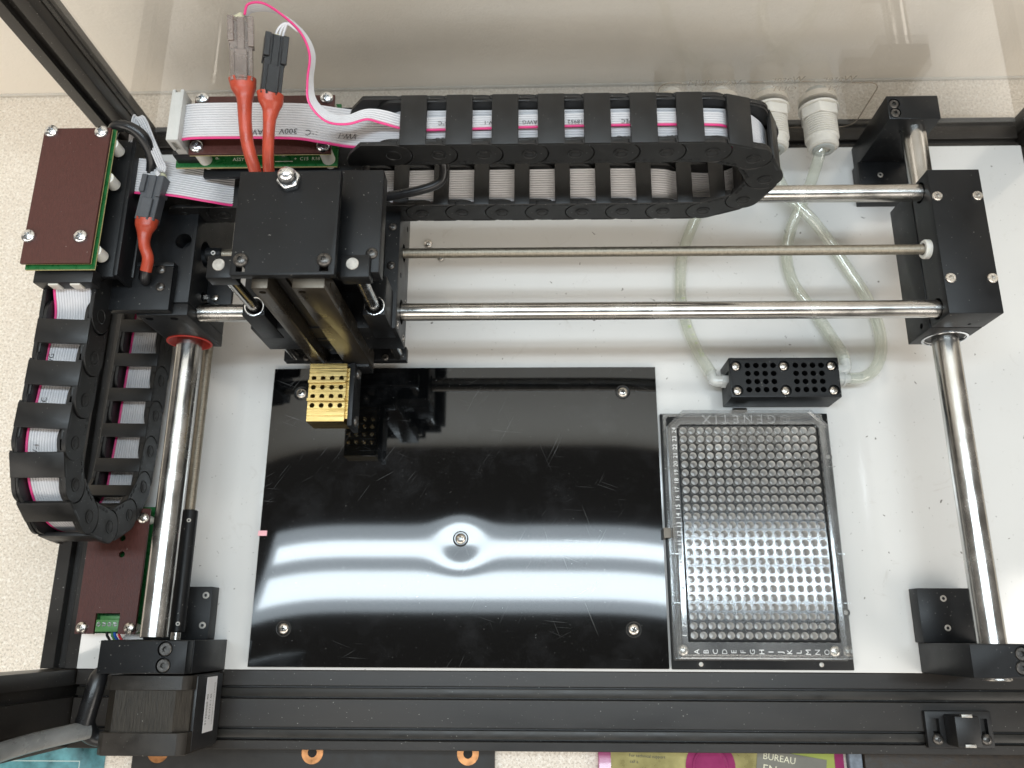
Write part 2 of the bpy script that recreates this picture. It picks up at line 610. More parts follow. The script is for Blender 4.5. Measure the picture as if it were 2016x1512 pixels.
def place(parent, name, me, m4, material=None):
    """shared mesh data put under PARENT with a matrix in absolute millimetres"""
    o = bpy.data.objects.new(name, me)
    C.objects.link(o)
    o.parent = parent
    m = m4.copy()
    m.translation = (m.translation - ORG[parent.name]) * MM
    o.matrix_basis = m
    ORG[o.name] = m4.translation.copy()
    return o


def structure(o):
    o['kind'] = 'structure'
    return o


# ------------------------------------------------------------ screws (shared meshes, axis +z, seat at z=0, radius 3)
def dome(r, h, seg=28, lip=0.5):
    pr = [(-0.6, r * 0.6), (0, r), (lip, r)]
    for k in range(1, 7):
        a = k / 6 * PI / 2
        pr.append((lip + (h - lip) * math.sin(a), max(0.02, r * math.cos(a))))
    return MB().lathe((0, 0, 0), (0, 0, 1), pr, seg)


def phillips():
    c = MB()
    for s in (0, 1):
        m = Matrix.Rotation(s * PI / 2, 4, 'Z')
        c2 = MB().prism([(-1.75, 3), (1.75, 3), (0.7, 0.5), (-0.7, 0.5)], 'y', -0.42, 0.42)
        c.V, c.F = (c.V, c.F)
        c.add([m @ v for v in c2.V], c2.F)
    a = dome(3, 2.1, lip=0.7)
    c1 = MB().prism([(-1.75, 3), (1.75, 3), (0.7, 0.5), (-0.7, 0.5)], 'y', -0.42, 0.42)
    c2 = MB().prism([(-1.75, 3), (1.75, 3), (0.7, 0.5), (-0.7, 0.5)], 'x', -0.42, 0.42)
    return cut(cut(a, c1), c2)


def hexrec(a, r, z0, z1):
    return cut(a, MB().lathe((0, 0, z0), (0, 0, 1), [(0, r), (z1 - z0, r)], 6))


def screw_mesh(mb, name, material):
    me = fin_mesh(mb.mesh(name), 35)
    me.materials.append(MT[material])
    return me


SC = {
    'pan': screw_mesh(phillips(), 'screw', 'zinc'),
    'panss': screw_mesh(phillips(), 'screw', 'stain'),
    'button': screw_mesh(hexrec(dome(3, 2.0, lip=0.3), 1.15, 0.8, 3), 'screw', 'blackscrew'),
    'buttonss': screw_mesh(hexrec(MB().lathe((0, 0, 0), (0, 0, 1), [(-1, 2.6), (0, 3), (1.6, 3), (2, 2.6)], 28), 1.45, 0.6, 3), 'screw', 'stain'),
    'socket': screw_mesh(hexrec(MB().lathe((0, 0, 0), (0, 0, 1), [(-1, 2.7), (0, 3), (1.7, 3), (2.1, 2.6)], 28), 1.35, 0.5, 3), 'screw', 'blackscrew'),
    'set': screw_mesh(hexrec(MB().lathe((0, 0, 0), (0, 0, 1), [(-1, 3), (0.3, 3), (0.6, 2.6)], 20), 1.5, -0.5, 2), 'screw', 'dull'),
    'flat': screw_mesh(MB().lathe((0, 0, 0), (0, 0, 1), [(-1, 3), (0.3, 3), (0.7, 2.3)], 20), 'screw', 'dull'),
}


def screw(parent, kind, p, s=1.0, d=(0, 0, 1), spin=None):
    u, v, d = frame_from(d)
    a = random.uniform(0, PI) if spin is None else spin
    rot = Matrix((u, v, d)).transposed().to_4x4() @ Matrix.Rotation(a, 4, 'Z') @ Matrix.Scale(s, 4)
    m = Matrix.Translation(V3(p)) @ rot
    return place(parent, 'screw', SC[kind], m)


# ------------------------------------------------------------ setting
bench = solo('bench_top', MB().box(-900, 700, -520, 360, -70, -40, 0), 'bench', None, None)
structure(bench)
wall = solo('wall', MB().prism([(-900, 352.0), (700, 361.5), (700, 380), (-900, 372)], 'z', -40, 1180), 'wall', None, None)
structure(wall)
caulk = solo('wall_caulk_line', MB().prism([(-900, 350.8), (700, 360.3), (700, 361.6), (-900, 352.1)], 'z', -39.9, -37.6, 0.3), 'ivory', None, None)
structure(caulk)

# ------------------------------------------------------------ enclosure frame of slotted extrusions
fr = thing('extrusion_frame', 'black slotted extrusion frame with corner posts around the white deck', 'frame', (-50, 132, -40))


def rail_profile(a0, a1, z0, z1, slots, sw=6.2, sd=4.0):
    """outline in (a, z) with open slots in the top edge"""
    p = [(a0, z0), (a1, z0), (a1, z1)]
    for c in sorted(slots, reverse=True):
        p += [(c + sw / 2, z1), (c + sw / 2, z1 - sd), (c - sw / 2, z1 - sd), (c - sw / 2, z1)]
    p.append((a0, z1))
    return p


r = part(fr, 'front_rail', MB().prism(rail_profile(-55.3, -17.8, -40, -1.0, (-28.4, -47.9)), 'x', -313.6, 240, 0.25), 'rail')
for yc, hw in ((-28.4, 2.05), (-47.9, 1.95)):
    part(r, 'slot_cover', MB().box(-313, 239, yc - hw, yc + hw, -5, -1.7, 0.3), 'railin')
part(fr, 'back_rail', MB().prism(rail_profile(282.2, 302.4, -40, -1.0, (286.4, 297.6), 3.0, 3.0), 'x', -313.6, 213.6, 0.25), 'rail')
r = part(fr, 'side_rail', MB().prism(rail_profile(-333.6, -313.9, -40, -1.2, (-323.5,), 6.0, 5.0), 'y', -17.7, 282, 0.25), 'rail')
part(fr, 'side_rail', MB().prism(rail_profile(213.9, 233.6, -40, -1.2, (223.7,), 6.0, 5.0), 'y', -17.7, 282, 0.25), 'rail')


def post(x0, x1, y0, y1, z0, z1, faces):
    a = MB().box(x0, x1, y0, y1, z0, z1, 0.5)
    c = MB()
    for f, q in faces:
        if f == '+x':
            c.box(x1 - 3.5, x1 + 3, q - 2.9, q + 2.9, z0 - 5, z1 + 5, 0)
        elif f == '-x':
            c.box(x0 - 3, x0 + 3.5, q - 2.9, q + 2.9, z0 - 5, z1 + 5, 0)
        elif f == '-y':
            c.box(q - 2.9, q + 2.9, y0 - 3, y0 + 3.5, z0 - 5, z1 + 5, 0)
    return cut(a, c)


part(fr, 'post', post(-333.6, -313.8, 282.3, 302.3, -40, 470, (('+x', 292.3), ('-y', -323.7))), 'rail')
part(fr, 'post', post(-333.6, -313.8, -55.3, -18.0, -40, 470, (('+x', -28.4), ('+x', -47.9))), 'rail')
part(fr, 'post', post(213.9, 233.6, 282.3, 302.3, -40, 470, (('-x', 292.3), ('-y', 223.7))), 'rail')

# ------------------------------------------------------------ clear back panel with engraved writing
pn = thing('back_panel', 'clear acrylic back panel standing behind the chain with engraved mirrored lettering', 'panel', (-50, 291, -4))
part(pn, 'sheet', MB().box(-313.5, 213.5, 290.2, 293.2, -3.8, 420, 0), 'panel')
en = MB()
for s, x, z, sz in (('VACUUM', 22, 47.5, 7.0), ('Water', 62, 50.0, 6.6), ('OUT', 62, 41.5, 6.6), ('Water', 90, 50.0, 6.6), ('IN', 90, 41.5, 6.6)):
    en.text(s, sz, (x, 293.3, z), (-1, 0, 0), (0, 0, 1), 0.05)
part(pn, 'engraved_lettering', en, 'engrave', recalc=False)


def outline(pts, r=0.35):
    m = MB()
    for a, b in zip(pts[:-1], pts[1:]):
        m.cyl(a, b, r, 6)
    return m


def arc2(cx, cz, r, a0, a1, n=6):
    return [(cx + r * math.cos(math.radians(a0 + (a1 - a0) * k / n)), 293.5, cz + r * math.sin(math.radians(a0 + (a1 - a0) * k / n))) for k in range(n + 1)]


part(pn, 'engraved_line', outline([(98, 293.5, 46)] + arc2(108, 40, 6, 90, 0) + [(114, 293.5, 20)] + arc2(106, 12, 8, 0, -90) + [(60, 293.5, 4)]), 'engrave')
part(pn, 'engraved_line', outline([(70, 293.5, 48), (77, 293.5, 48)]), 'engrave')
part(pn, 'engraved_line', outline([(40, 293.5, 48), (49, 293.5, 48)]), 'engrave')
part(pn, 'engraved_line', outline([(4, 293.5, 48)] + arc2(-2, 42, 6, 90, 180) + [(-8, 293.5, 8)]), 'engrave')

# ------------------------------------------------------------ white deck
dk = thing('deck_plate', 'glossy white deck sheet with dust specks under the gantry', 'deck', (-50, 132, -4))
part(dk, 'sheet', MB().box(-313.7, 213.7, -17.6, 282.1, -4, 0, 0.3), 'deck')
screw(dk, 'panss', (-140.5, 220.0, 0), 0.85)
screw(dk, 'panss', (-132.8, 211.1, 0), 0.7)

# ------------------------------------------------------------ glossy black bed, bowed by its centre screw
BX0, BX1, BY0, BY1 = -224.2, -11.3, -16.2, 142.6
SCR = [(-208.0, 128.0), (-29.7, 128.0), (-207.5, 2.5), (-28.4, 2.7), (-117.4, 48.1)]


def bed_z(x, y):
    z = 3.0
    d2 = (x + 117.4) ** 2 + (y - 48.1) ** 2
    z -= 0.30 * (0.68 - 0.32 * math.tanh((y - 50) / 8.0)) * math.exp(-d2 / (2 * 8.0 ** 2))
    u = max(0, (-165 - x) / 59.0)
    z -= 0.0100 * u ** 3 * (y - 40) + 0.15 * u ** 4
    u = max(0, (x + 60) / 49.0)
    z -= 0.0040 * u ** 3 * (y - 40) + 0.06 * u ** 4
    return z


bed = thing('print_bed', 'glossy black acrylic bed with fine scratches beside the well plate', 'bed', (-118, 63, 0))
mb = MB()
nx, ny = 190, 142
for j in range(ny + 1):
    for i in range(nx + 1):
        x = BX0 + (BX1 - BX0) * i / nx
        y = BY0 + (BY1 - BY0) * j / ny
        mb.V.append(V3((x, y, bed_z(x, y))))
for j in range(ny):
    for i in range(nx):
        a = j * (nx + 1) + i
        mb.F.append((a, a + 1, a + nx + 2, a + nx + 1))
nb = len(mb.V)
ring = [i for i in range(nx + 1)] + [j * (nx + 1) + nx for j in range(1, ny + 1)] + [ny * (nx + 1) + i for i in range(nx - 1, -1, -1)] + [j * (nx + 1) for j in range(ny - 1, 0, -1)]
for i in ring:
    v = mb.V[i]
    mb.V.append(V3((v.x, v.y, 0.1)))
for k in range(len(ring)):
    k2 = (k + 1) % len(ring)
    mb.F.append((ring[k], nb + k, nb + k2, ring[k2]))
part(bed, 'sheet', mb, 'acrylic', 40)
for x, y in SCR:
    z = bed_z(x, y)
    part(bed, 'countersink', MB().lathe((x, y, z - 0.25), (0, 0, 1), [(0.10, 2.0), (0.30, 3.6), (0.48, 3.85), (0.32, 4.1)], 28, False, False), 'dark')
    screw(bed, 'panss', (x, y, z - 0.5), 0.95)
part(bed, 'marker_tape', MB().box(-225.0, -220.3, 49.6, 52.3, 2.0, 3.25, 0), 'pinktape')

# ------------------------------------------------------------ holder of the well plate
hd = thing('plate_holder', 'flat black metal nest plate underneath the clear well plate', 'holder', (35, 50, 0))
part(hd, 'base', MB().box(-9.8, 80.6, -16.4, 115.8, 0.02, 2.5, 0.3), 'anod')
for x, y in ((4.7, -13.9), (64.6, -13.8), (78.7, 91.8), (79.2, 11.4)):
    screw(hd, 'flat', (x, y, 2.3), 0.42)
    part(hd, 'counterbore', MB().lathe((x, y, 2.46), (0, 0, 1), [(0, 1.3), (0.1, 2.2)], 20, False, False), 'void')
for x, y in ((-4.0, -7.2), (71.6, -7.4)):
    screw(hd, 'panss', (x, y, 2.5), 0.95)
for ax in (0, 1):
    m = MB()
    if ax == 0:
        m.prism([(-11.6, 1), (-11.2, 1), (-11.2, 7.2), (-8.4, 7.8), (-8.0, 6.2), (-7.6, 6.3), (-8.1, 8.3), (-11.6, 7.8)], 'y', 48.2, 53.4)
    else:
        m.prism([(115.9, 1), (117.8, 1.2), (118.6, 3.2), (118.2, 5.6), (116.6, 6.6), (115.6, 6.0), (115.9, 5.5), (116.6, 5.9), (117.6, 5.2), (118.0, 3.3), (117.4, 1.7), (115.9, 1.5)], 'x', 29.6, 36.6)
    part(hd, 'spring_clip', m, 'spring')

# ------------------------------------------------------------ 384-well plate
wp = thing('well_plate', 'clear plastic 384-well plate with lettered rows sitting in the black holder', 'well plate', (35, 50, 2.5))
PX0, PX1, PY0, PY1 = -9.2, 76.8, -12.0, 115.3


def plate_loop(x0, x1, y0, y1, cc, z, r=1.5):
    """outline with two cut corners at the far end"""
    return [(x0, y0, z), (x1, y0, z), (x1, y1 - cc, z), (x1 - cc, y1, z), (x0 + cc, y1, z), (x0, y1 - cc, z)]


def loops_shell(loops, close_top=False, close_bot=False):
    m = MB()
    n = len(loops[0])
    for l in loops:
        m.V += [V3(p) for p in l]
    for i in range(len(loops) - 1):
        for k in range(n):
            k2 = (k + 1) % n
            m.F.append((i * n + k, i * n + k2, (i + 1) * n + k2, (i + 1) * n + k))
    if close_top:
        m.F.append(tuple((len(loops) - 1) * n + k for k in range(n)))
    return m


part(wp, 'skirt', loops_shell([plate_loop(PX0, PX1, PY0, PY1, 0.8, 2.6), plate_loop(PX0, PX1, PY0, PY1, 0.8, 5.2),
                               plate_loop(PX0 + .4, PX1 - .4, PY0 + .4, PY1 - .4, 0.8, 5.6),
                               plate_loop(PX0 + 2.0, PX1 - 2.0, PY0 + 2.0, PY1 - 2.0, 1.0, 5.6)]), 'plate', 25)
part(wp, 'side_wall', loops_shell([plate_loop(PX0 + 2.0, PX1 - 2.0, PY0 + 2.0, PY1 - 2.0, 7.5, 5.7),
                                   plate_loop(PX0 + 2.4, PX1 - 2.4, PY0 + 2.4, PY1 - 2.4, 7.5, 15.2),
                                   plate_loop(PX0 + 3.2, PX1 - 3.2, PY0 + 3.2, PY1 - 3.2, 7.5, 15.6),
                                   plate_loop(-3.4, 70.9, -3.2, 106.7, 2.0, 15.6),
                                   plate_loop(-3.2, 70.7, -3.0, 106.5, 2.0, 14.2)]), 'plate', 25)


def well_geo(seg=14):
    m = MB()
    pr = [(0.55, 4.2), (1.40, 4.2), (1.52, 4.7), (1.74, 10.6), (1.82, 10.85)]
    for r, z in pr:
        for k in range(seg):
            a = 2 * PI * (k + 0.5) / seg
            m.V.append(V3((r * math.cos(a), r * math.sin(a), z)))
    for i in range(len(pr) - 1):
        for k in range(seg):
            k2 = (k + 1) % seg
            m.F.append((i * seg + k, i * seg + k2, (i + 1) * seg + k2, (i + 1) * seg + k))
    m.F.append(tuple(range(seg))[::-1])
    return m


wg = well_geo()
wme = fin_mesh(wg.mesh('well'), 40)
wme.materials.append(MT['well'])
rest = MB()
cells = [(c_, r_) for r_ in range(24) for c_ in range(16)]
for i, (c_, r_) in enumerate(cells):
    p = V3((4.5 * c_, 4.5 * r_, 3.6))
    if i < 300:
        place(wp, 'well', wme, Matrix.Translation(p))
    else:
        rest.add([v + p for v in wg.V], wg.F)
o = part(wp, 'far_wells', rest, 'well', 40)
o['kind'] = 'stuff'
# web between the wells
web = MB()
for c_ in range(16):
    for r_ in range(24):
        seg = 16
        cx, cyy = 4.5 * c_, 4.5 * r_
        n0 = len(web.V)
        for k in range(seg):
            a = 2 * PI * k / seg
            ca, sa = math.cos(a), math.sin(a)
            q = 2.25 / max(abs(ca), abs(sa))
            web.V.append(V3((cx + 1.80 * ca, cyy + 1.80 * sa, 14.45)))
            web.V.append(V3((cx + q * ca, cyy + q * sa, 14.45)))
        for k in range(seg):
            k2 = (k + 1) % seg
            web.F.append((n0 + 2 * k, n0 + 2 * k + 1, n0 + 2 * k2 + 1, n0 + 2 * k2))
part(wp, 'web', web, 'web')
lt = MB()
for i in range(15):
    lt.text('ABCDEFGHIJKLMNO'[i], 3.6, (4.5 * i + 0.6, -7.6, 15.65), (0, 1, 0), (-1, 0, 0), 0.05)
for i in range(24):
    lt.text(str(i + 1), 3.1, (-4.9, 4.5 * i, 15.65), (0, 1, 0), (-1, 0, 0), 0.05)
part(wp, 'raised_lettering', lt, 'emboss', recalc=False)
lt = MB().text('\u00a9 G E N E T I X', 6.8, (33, 109.6, 15.65), (-1, 0, 0), (0, -1, 0), 0.05)
part(wp, 'maker_lettering', lt, 'emboss2', recalc=False)

part(wp, 'rim_wall', loops_shell([plate_loop(PX0 + 0.9, PX1 - 0.9, PY0 + 0.9, PY1 - 0.9, 8.2, 5.7),
                                  plate_loop(PX0 + 1.0, PX1 - 1.0, PY0 + 1.0, PY1 - 1.0, 8.3, 16.3),
                                  plate_loop(PX0 + 1.8, PX1 - 1.8, PY0 + 1.8, PY1 - 1.8, 8.4, 16.7),
                                  plate_loop(PX0 + 2.6, PX1 - 2.6, PY0 + 2.6, PY1 - 2.6, 8.4, 15.7)]), 'plate', 25)
for x in (PX0 + 1.3, PX1 - 1.3):
    for y in (15.5, 39.5, 84.0):
        part(wp, 'wall_rib', MB().box(x - 1.6, x + 1.6, y - 0.25, y + 0.25, 9, 16.2, 0), 'plate')

# ------------------------------------------------------------ wash block with 32 holes
vb = thing('wash_block', 'black block with two fields of sixteen holes and six silver screws', 'block', (54, 131, 0))
hol = MB()
for gx in (34.9, 60.2):
    for i in range(4):
        for j in range(4):
            hol.cyl((gx + 4.5 * i, 124.15 + 4.47 * j, 6), (gx + 4.5 * i, 124.15 + 4.47 * j, 30), 1.55, 16)
for x in (28.8, 54.1, 79.2):
    for y in (123.8, 137.3):
        hol.cyl((x, y, 18.8), (x, y, 30), 3.0, 20)
hol.box(20, 27.6, 129.2, 135.4, 3, 18.2, 0)
part(vb, 'body', cut(MB().box(25.2, 82.9, 120.0, 141.9, 0, 20.6, 0.35), hol), 'anod')
for x in (28.8, 54.1, 79.2):
    for y in (123.8, 137.3):
        screw(vb, 'panss', (x, y, 18.8), 0.83)
part(vb, 'seam', MB().box(26.55, 26.75, 119.95, 141.95, 0.2, 20.68, 0), 'void')

# fittings screwed in the block
ft = thing('elbow_fitting', 'frosted plastic elbow fitting on the left side of the black wash block', 'fitting', (22, 132, 6))
part(ft, 'elbow', MB().tube([(29, 132.3, 9.5), (24, 132.3, 9.5), (20.2, 132.4, 9.3), (18.6, 134.2, 9.0), (18.0, 138.5, 8.6)], [3.2, 3.2, 3.0, 2.9, 2.6], 16), 'clearfit')
part(ft, 'collar', MB().cyl((23.0, 132.3, 9.5), (27.4, 132.3, 9.5), 3.9, 6), 'clearfit')
ft = thing('barb_fitting', 'frosted barb fitting at the right end of the wash block holding the wide hose loop', 'fitting', (88, 134, 6))
part(ft, 'barb', MB().cyl((82.9, 133.6, 9.5), (99, 133.6, 8.6), 2.6, 16), 'clearfit')
part(ft, 'collar', MB().lathe((82.9, 133.6, 9.5), (1, 0, -0.05), [(0, 4.2), (2.6, 4.2), (2.7, 3.4), (5.5, 3.4), (5.6, 3.9), (6.6, 3.9)], 18), 'clearfit')
ft = thing('elbow_fitting', 'frosted elbow fitting at the rear right corner of the wash block', 'fitting', (88, 139, 6))
part(ft, 'elbow', MB().tube([(82.9, 138.2, 9.8), (86.5, 138.2, 9.8), (90, 138.6, 9.6), (91.2, 141.5, 9.2), (90.6, 146, 8.6)], [3.0, 3.0, 3.0, 2.9, 2.6], 16), 'clearfit')


def hose(label, pts, r=3.2, **k):
    return solo('hose', MB().tube(pts, r, 16, 8), 'tubing', label, 'hose', 'clear hoses on the white deck', **k)


h1 = thing('hose', 'clear hose with green print ending at the left elbow of the wash block', 'hose', (8, 190, 1), 'clear hoses on the white deck')
HP = [(18.2, 137.2, 8.7), (16.2, 141.5, 7.4), (12.8, 150, 4.8), (8.0, 165, 3.6), (5.6, 179, 3.4), (5.2, 192, 3.4), (7.4, 210, 3.4), (13.5, 227, 4.2), (21, 242, 8), (28, 256, 18), (30, 264, 25), (29.6, 270, 27)]
part(h1, 'hose_wall', MB().tube(HP, 3.2, 16, 8), 'tubing')
lt = MB()
for k, ch in enumerate('1/8 ID X 1/4 OD'):
    # letters follow the hose, lying on its upper left side
    t = k / 14.0
    q = 182 - t * 34
    xs = [(150, 12.8), (165, 8.0), (179, 5.6), (192, 5.2)]
    x = None
    for (ya, xa), (yb, xb) in zip(xs[:-1], xs[1:]):
        if ya <= q <= yb:
            x = xa + (xb - xa) * (q - ya) / (yb - ya)
            sl = (xb - xa) / (yb - ya)
    if x is None:
        x, sl = 12.8 + (150 - q) * 0.4, -0.32
    if ch != ' ':
        rt = V3((-sl, -1, 0)).normalized()
        up = V3((1, -sl, 0)).normalized()
        lt.text(ch, 3.0, (x + 0.2, q, 6.85 + (0.9 if q < 152 else 0) * (152 - q) / 4), rt, up, 0.05)
part(h1, 'printed_lettering', lt, 'greyink', recalc=False)
hose('clear hose from the right end bulkhead crossing to the rear elbow of the wash block',
     [(84.2, 270, 27.2), (83.8, 262, 26.0), (80.5, 249, 17), (75.5, 237, 10), (70.5, 226, 6.5), (67.0, 210, 3.5), (68.5, 194.5, 3.4), (74.5, 182, 3.4), (81.0, 171.5, 3.4), (87.2, 158, 5), (90.0, 149, 8.2), (90.8, 144, 9.2)])
hose('clear hose with a wide loop curling into the right end of the wash block',
     [(57.0, 270, 27.2), (57.6, 262, 25.5), (62.5, 250, 17), (70.5, 240, 12.5), (80, 230, 10.5), (90, 219, 6), (100.5, 201, 3.6), (109.0, 184, 3.4), (113.8, 166, 3.6), (113.2, 151, 4.6), (107.6, 139.8, 6.6), (100, 134.6, 8.2), (92, 133.6, 9.0)])


# bulkhead fittings through the panel
def hexpoly(r, a0=0):
    return [(r * math.cos(a0 + PI / 3 * k), r * math.sin(a0 + PI / 3 * k)) for k in range(6)]


def bulkhead(x, z, label):
    t = thing('bulkhead_fitting', label, 'fitting', (x, 291, z), 'bulkhead fittings through the clear panel')
    part(t, 'outer_cap', MB().lathe((x, 308, z), (0, -1, 0), [(5.5, 4.5), (6.0, 6.0), (9, 6.2)], 24), 'collet' if x > 80 else 'clearfit')
    part(t, 'flange', MB().lathe((x, 299.2, z), (0, -1, 0), [(1.2, 8.9), (2.4, 10.5), (5.8, 10.8)], 32), 'ivory')
    mm = Matrix.Translation(V3((x, 0, z))) @ Matrix.Rotation(0.25, 4, 'Y')
    part(t, 'hex_nut', MB().lathe((x, 290.0, z), (0, -1, 0), [(0, 11.2), (1.2, 11.2), (1.3, 10.2)], 32).prism(hexpoly(11.0), 'y', 288.9, 282.6, 0.5, mm), 'ivory')
    pr = [(0, 8.6)]
    for k in range(9):
        pr += [(0.4 + k * 1.45, 8.4), (0.95 + k * 1.45, 9.3), (1.45 + k * 1.45, 9.3)]
    pr += [(13.9, 8.5), (15.5, 8.4), (16.6, 8.6), (18.2, 8.3), (19.2, 7.0)]
    part(t, 'threaded_body', MB().lathe((x, 282.6, z), (0, -1, 0.03), pr, 32), 'ivory')
    part(t, 'collet', MB().lathe((x, 263.8, z + 0.5), (0, -1, 0.03), [(0, 6.0), (1.3, 6.0), (1.5, 5.6), (1.5, 3.6), (-3, 3.4)], 24, True, False), 'collet')
    return t


bulkhead(85.5, 27, 'ivory threaded bulkhead fitting nearest the rear rod bracket')
bulkhead(57.5, 27, 'ivory threaded bulkhead fitting half hidden behind the looped end of the drag chain')
bulkhead(29.5, 27, 'ivory bulkhead fitting behind the drag chain under the VACUUM lettering')
bulkhead(1.5, 27, 'bulkhead fitting hidden behind the middle of the drag chain, its cap peeking out')

# ------------------------------------------------------------ Y axis: rods, brackets, screw
ZY = 40.5


def rod(name, a, b, r, label):
    return solo(name, MB().cyl(a, b, r, 40, ch=0.4), 'steel', label, 'rod', 'polished steel guide rods')


rod('guide_rod', (-257.6, -2.0, ZY), (-257.6, 283, ZY), 6.35, 'thick polished steel guide rod at the left, above the motor')
rod('guide_rod', (130.3, -19.0, ZY), (130.3, 279, ZY), 6.35, 'thick polished steel guide rod at the far right of the deck')


def counterbores(pts, z, r=3.4, d=2.2):
    c = MB()
    for x, y in pts:
        c.cyl((x, y, z - d), (x, y, z + 4), r, 24)
    return c


b = thing('rod_bracket', 'black bracket holding the right guide rod beside the front rail', 'bracket', (127, 3, 0), 'rod end brackets')
top = [(137.0, -7.2), (136.4, -13.2)]
part(b, 'upright', cut(MB().box(114.4, 140.6, -17.5, -3.0, 0.05, 52.2, 0.4), counterbores(top, 52.2)), 'anod')
part(b, 'foot', MB().box(113.2, 140.2, -3.0, 23.2, 0.02, 9.5, 0.35), 'anod')
for x, y in top:
    screw(b, 'socket', (x, y, 50.0), 0.95)
for x, y in ((125.9, 18.2), (126.1, 4.0)):
    screw(b, 'set', (x, y, 9.3), 0.55)
b = thing('rod_bracket', 'black bracket holding the right guide rod at the back by the clear panel', 'bracket', (127, 262, 0), 'rod end brackets')
top = [(116.6, 275.8), (116.7, 270.2)]
part(b, 'upright', cut(MB().box(112.9, 140.4, 266.2, 280.6, 0.05, 52.0, 0.4), counterbores(top, 52.0, 3.0)), 'anod')
part(b, 'foot', MB().box(111.6, 140.0, 241.8, 266.2, 0.02, 9.5, 0.35), 'anod')
for x, y in top:
    screw(b, 'socket', (x, y, 50.2), 0.85)
screw(b, 'set', (123.7, 257.5, 9.3), 0.55)

b = thing('motor_mount', 'black mount block at front left carrying the motor and the left guide rod', 'mount', (-257, -3, 0))
top = [(-247.3, -6.9), (-247.4, -14.0)]
part(b, 'clamp', cut(MB().box(-277.6, -237.2, -17.6, -3.1, 43.0, 50.6, 0.35), counterbores(top, 50.6, 3.5)), 'anod')
part(b, 'upright', MB().box(-277.4, -237.0, -17.7, -3.0, 0.05, 42.8, 0.3), 'anod')
part(b, 'foot', MB().box(-277.0, -243.8, -3.0, 23.0, 0.02, 9.5, 0.35), 'anod')
for x, y in top:
    screw(b, 'socket', (x, y, 48.5), 1.0)
for x, y in ((-247.0, 18.7), (-247.2, 3.9)):
    screw(b, 'set', (x, y, 9.3), 0.6)

# stepper motor at the front left
mo = thing('stepper_motor', 'black stepper motor with a printed label sitting on the front rail', 'motor', (-257.5, -36, 0))
MX0, MX1, MZ0, MZ1 = -278.0, -237.6, 0.2, 42.2


def oct_poly(x0, x1, z0, z1, c):
    return [(x0 + c, z0), (x1 - c, z0), (x1, z0 + c), (x1, z1 - c), (x1 - c, z1), (x0 + c, z1), (x0, z1 - c), (x0, z0 + c)]


part(mo, 'end_bell', MB().prism(oct_poly(MX0, MX1, MZ0, MZ1, 3.6), 'y', -25.2, -18.6, 0.3), 'motorgrey')
part(mo, 'end_bell', MB().prism(oct_poly(MX0 - .3, MX1 + .3, MZ0, MZ1 + .2, 3.6), 'y', -53.0, -43.2, 0.3), 'motorgrey')
part(mo, 'stator', MB().prism(oct_poly(MX0 + .6, MX1 - .6, MZ0 + .4, MZ1 - .6, 5.5), 'y', -43.2, -25.2, 0), 'stator')
part(mo, 'side_cover', MB().box(MX1 - 3, MX1 + 0.55, -52.0, -19.2, 1.0, 33.6, 0.3), 'motorblack')
part(mo, 'printed_label', MB().box(MX1 + 0.5, MX1 + 0.68, -45.5, -20.3, 9.0, 22.0, 0), 'label')
lt = MB()
xr = MX1 + 0.7
lt.text('31300000 40', 2.7, (xr, -35.2, 19.6), (0, 1, 0), (0, 0, 1), 0.05)
lt.text('M-1713-1.5S', 2.3, (xr, -34.0, 15.4), (0, 1, 0), (0, 0, 1), 0.05)
lt.text('INTELLIGENT MOTION SYSTEMS', 1.35, (xr, -32.8, 11.6), (0, 1, 0), (0, 0, 1), 0.05)
part(mo, 'label_lettering', lt, 'ink', recalc=False)
part(mo, 'cable_boot', MB().tube([(-284.6, -17.9, 30), (-285.0, -20.5, 33), (-286.0, -28, 34), (-287.4, -36, 34), (-288.2, -41.5, 33), (-285.5, -46.5, 29), (-278, -48, 26)], [3.6, 4.2, 4.3, 4.2, 4.6, 4.0, 3.5], 16), 'rubber')
solo('cable', MB().tube([(-286.5, -43.2, 33), (-292, -44.3, 40), (-299, -46, 50), (-306, -48.4, 63), (-308, -51, 90), (-308, -52, 180)], [4.0, 4.1, 4.1, 4.1, 4.1, 4.1], 18, 8), 'sleeve',
     'thick grey sheathed cable leaving the motor past the front left post', 'cable')


def threaded(a, b, r, pitch=1.0, depth=0.14, seg=14):
    a, b = V3(a), V3(b)
    n = int((b - a).length / pitch)
    pr = []
    for i in range(n):
        pr += [(i * pitch, r), (i * pitch + pitch * 0.25, r), (i * pitch + pitch * 0.5, r - depth), (i * pitch + pitch * 0.75, r - depth)]
    pr.append(((b - a).length, r))
    return MB().lathe(a, b - a, pr, seg)


ls = thing('lead_screw', 'threaded lead screw with black sleeve along the left guide rod', 'lead screw', (-255.6, 140, 18))
part(ls, 'threaded_shaft', threaded((-255.6, 58, 21), (-255.6, 281, 21), 2.7), 'screwsteel', 60)
part(ls, 'sleeve', MB().cyl((-255.2, 0.5, 21), (-255.2, 60.5, 21), 3.9, 28, ch=0.4), 'anod')
part(ls, 'shaft_end', MB().cyl((-255.4, -3.2, 21), (-255.4, 1, 21), 2.5, 20), 'steel')
screw(ls, 'set', (-254.0, 55, 24.5), 0.36, (0.35, 0, 1))
screw(ls, 'set', (-253.6, 4.5, 24.5), 0.36, (0.35, 0, 1))

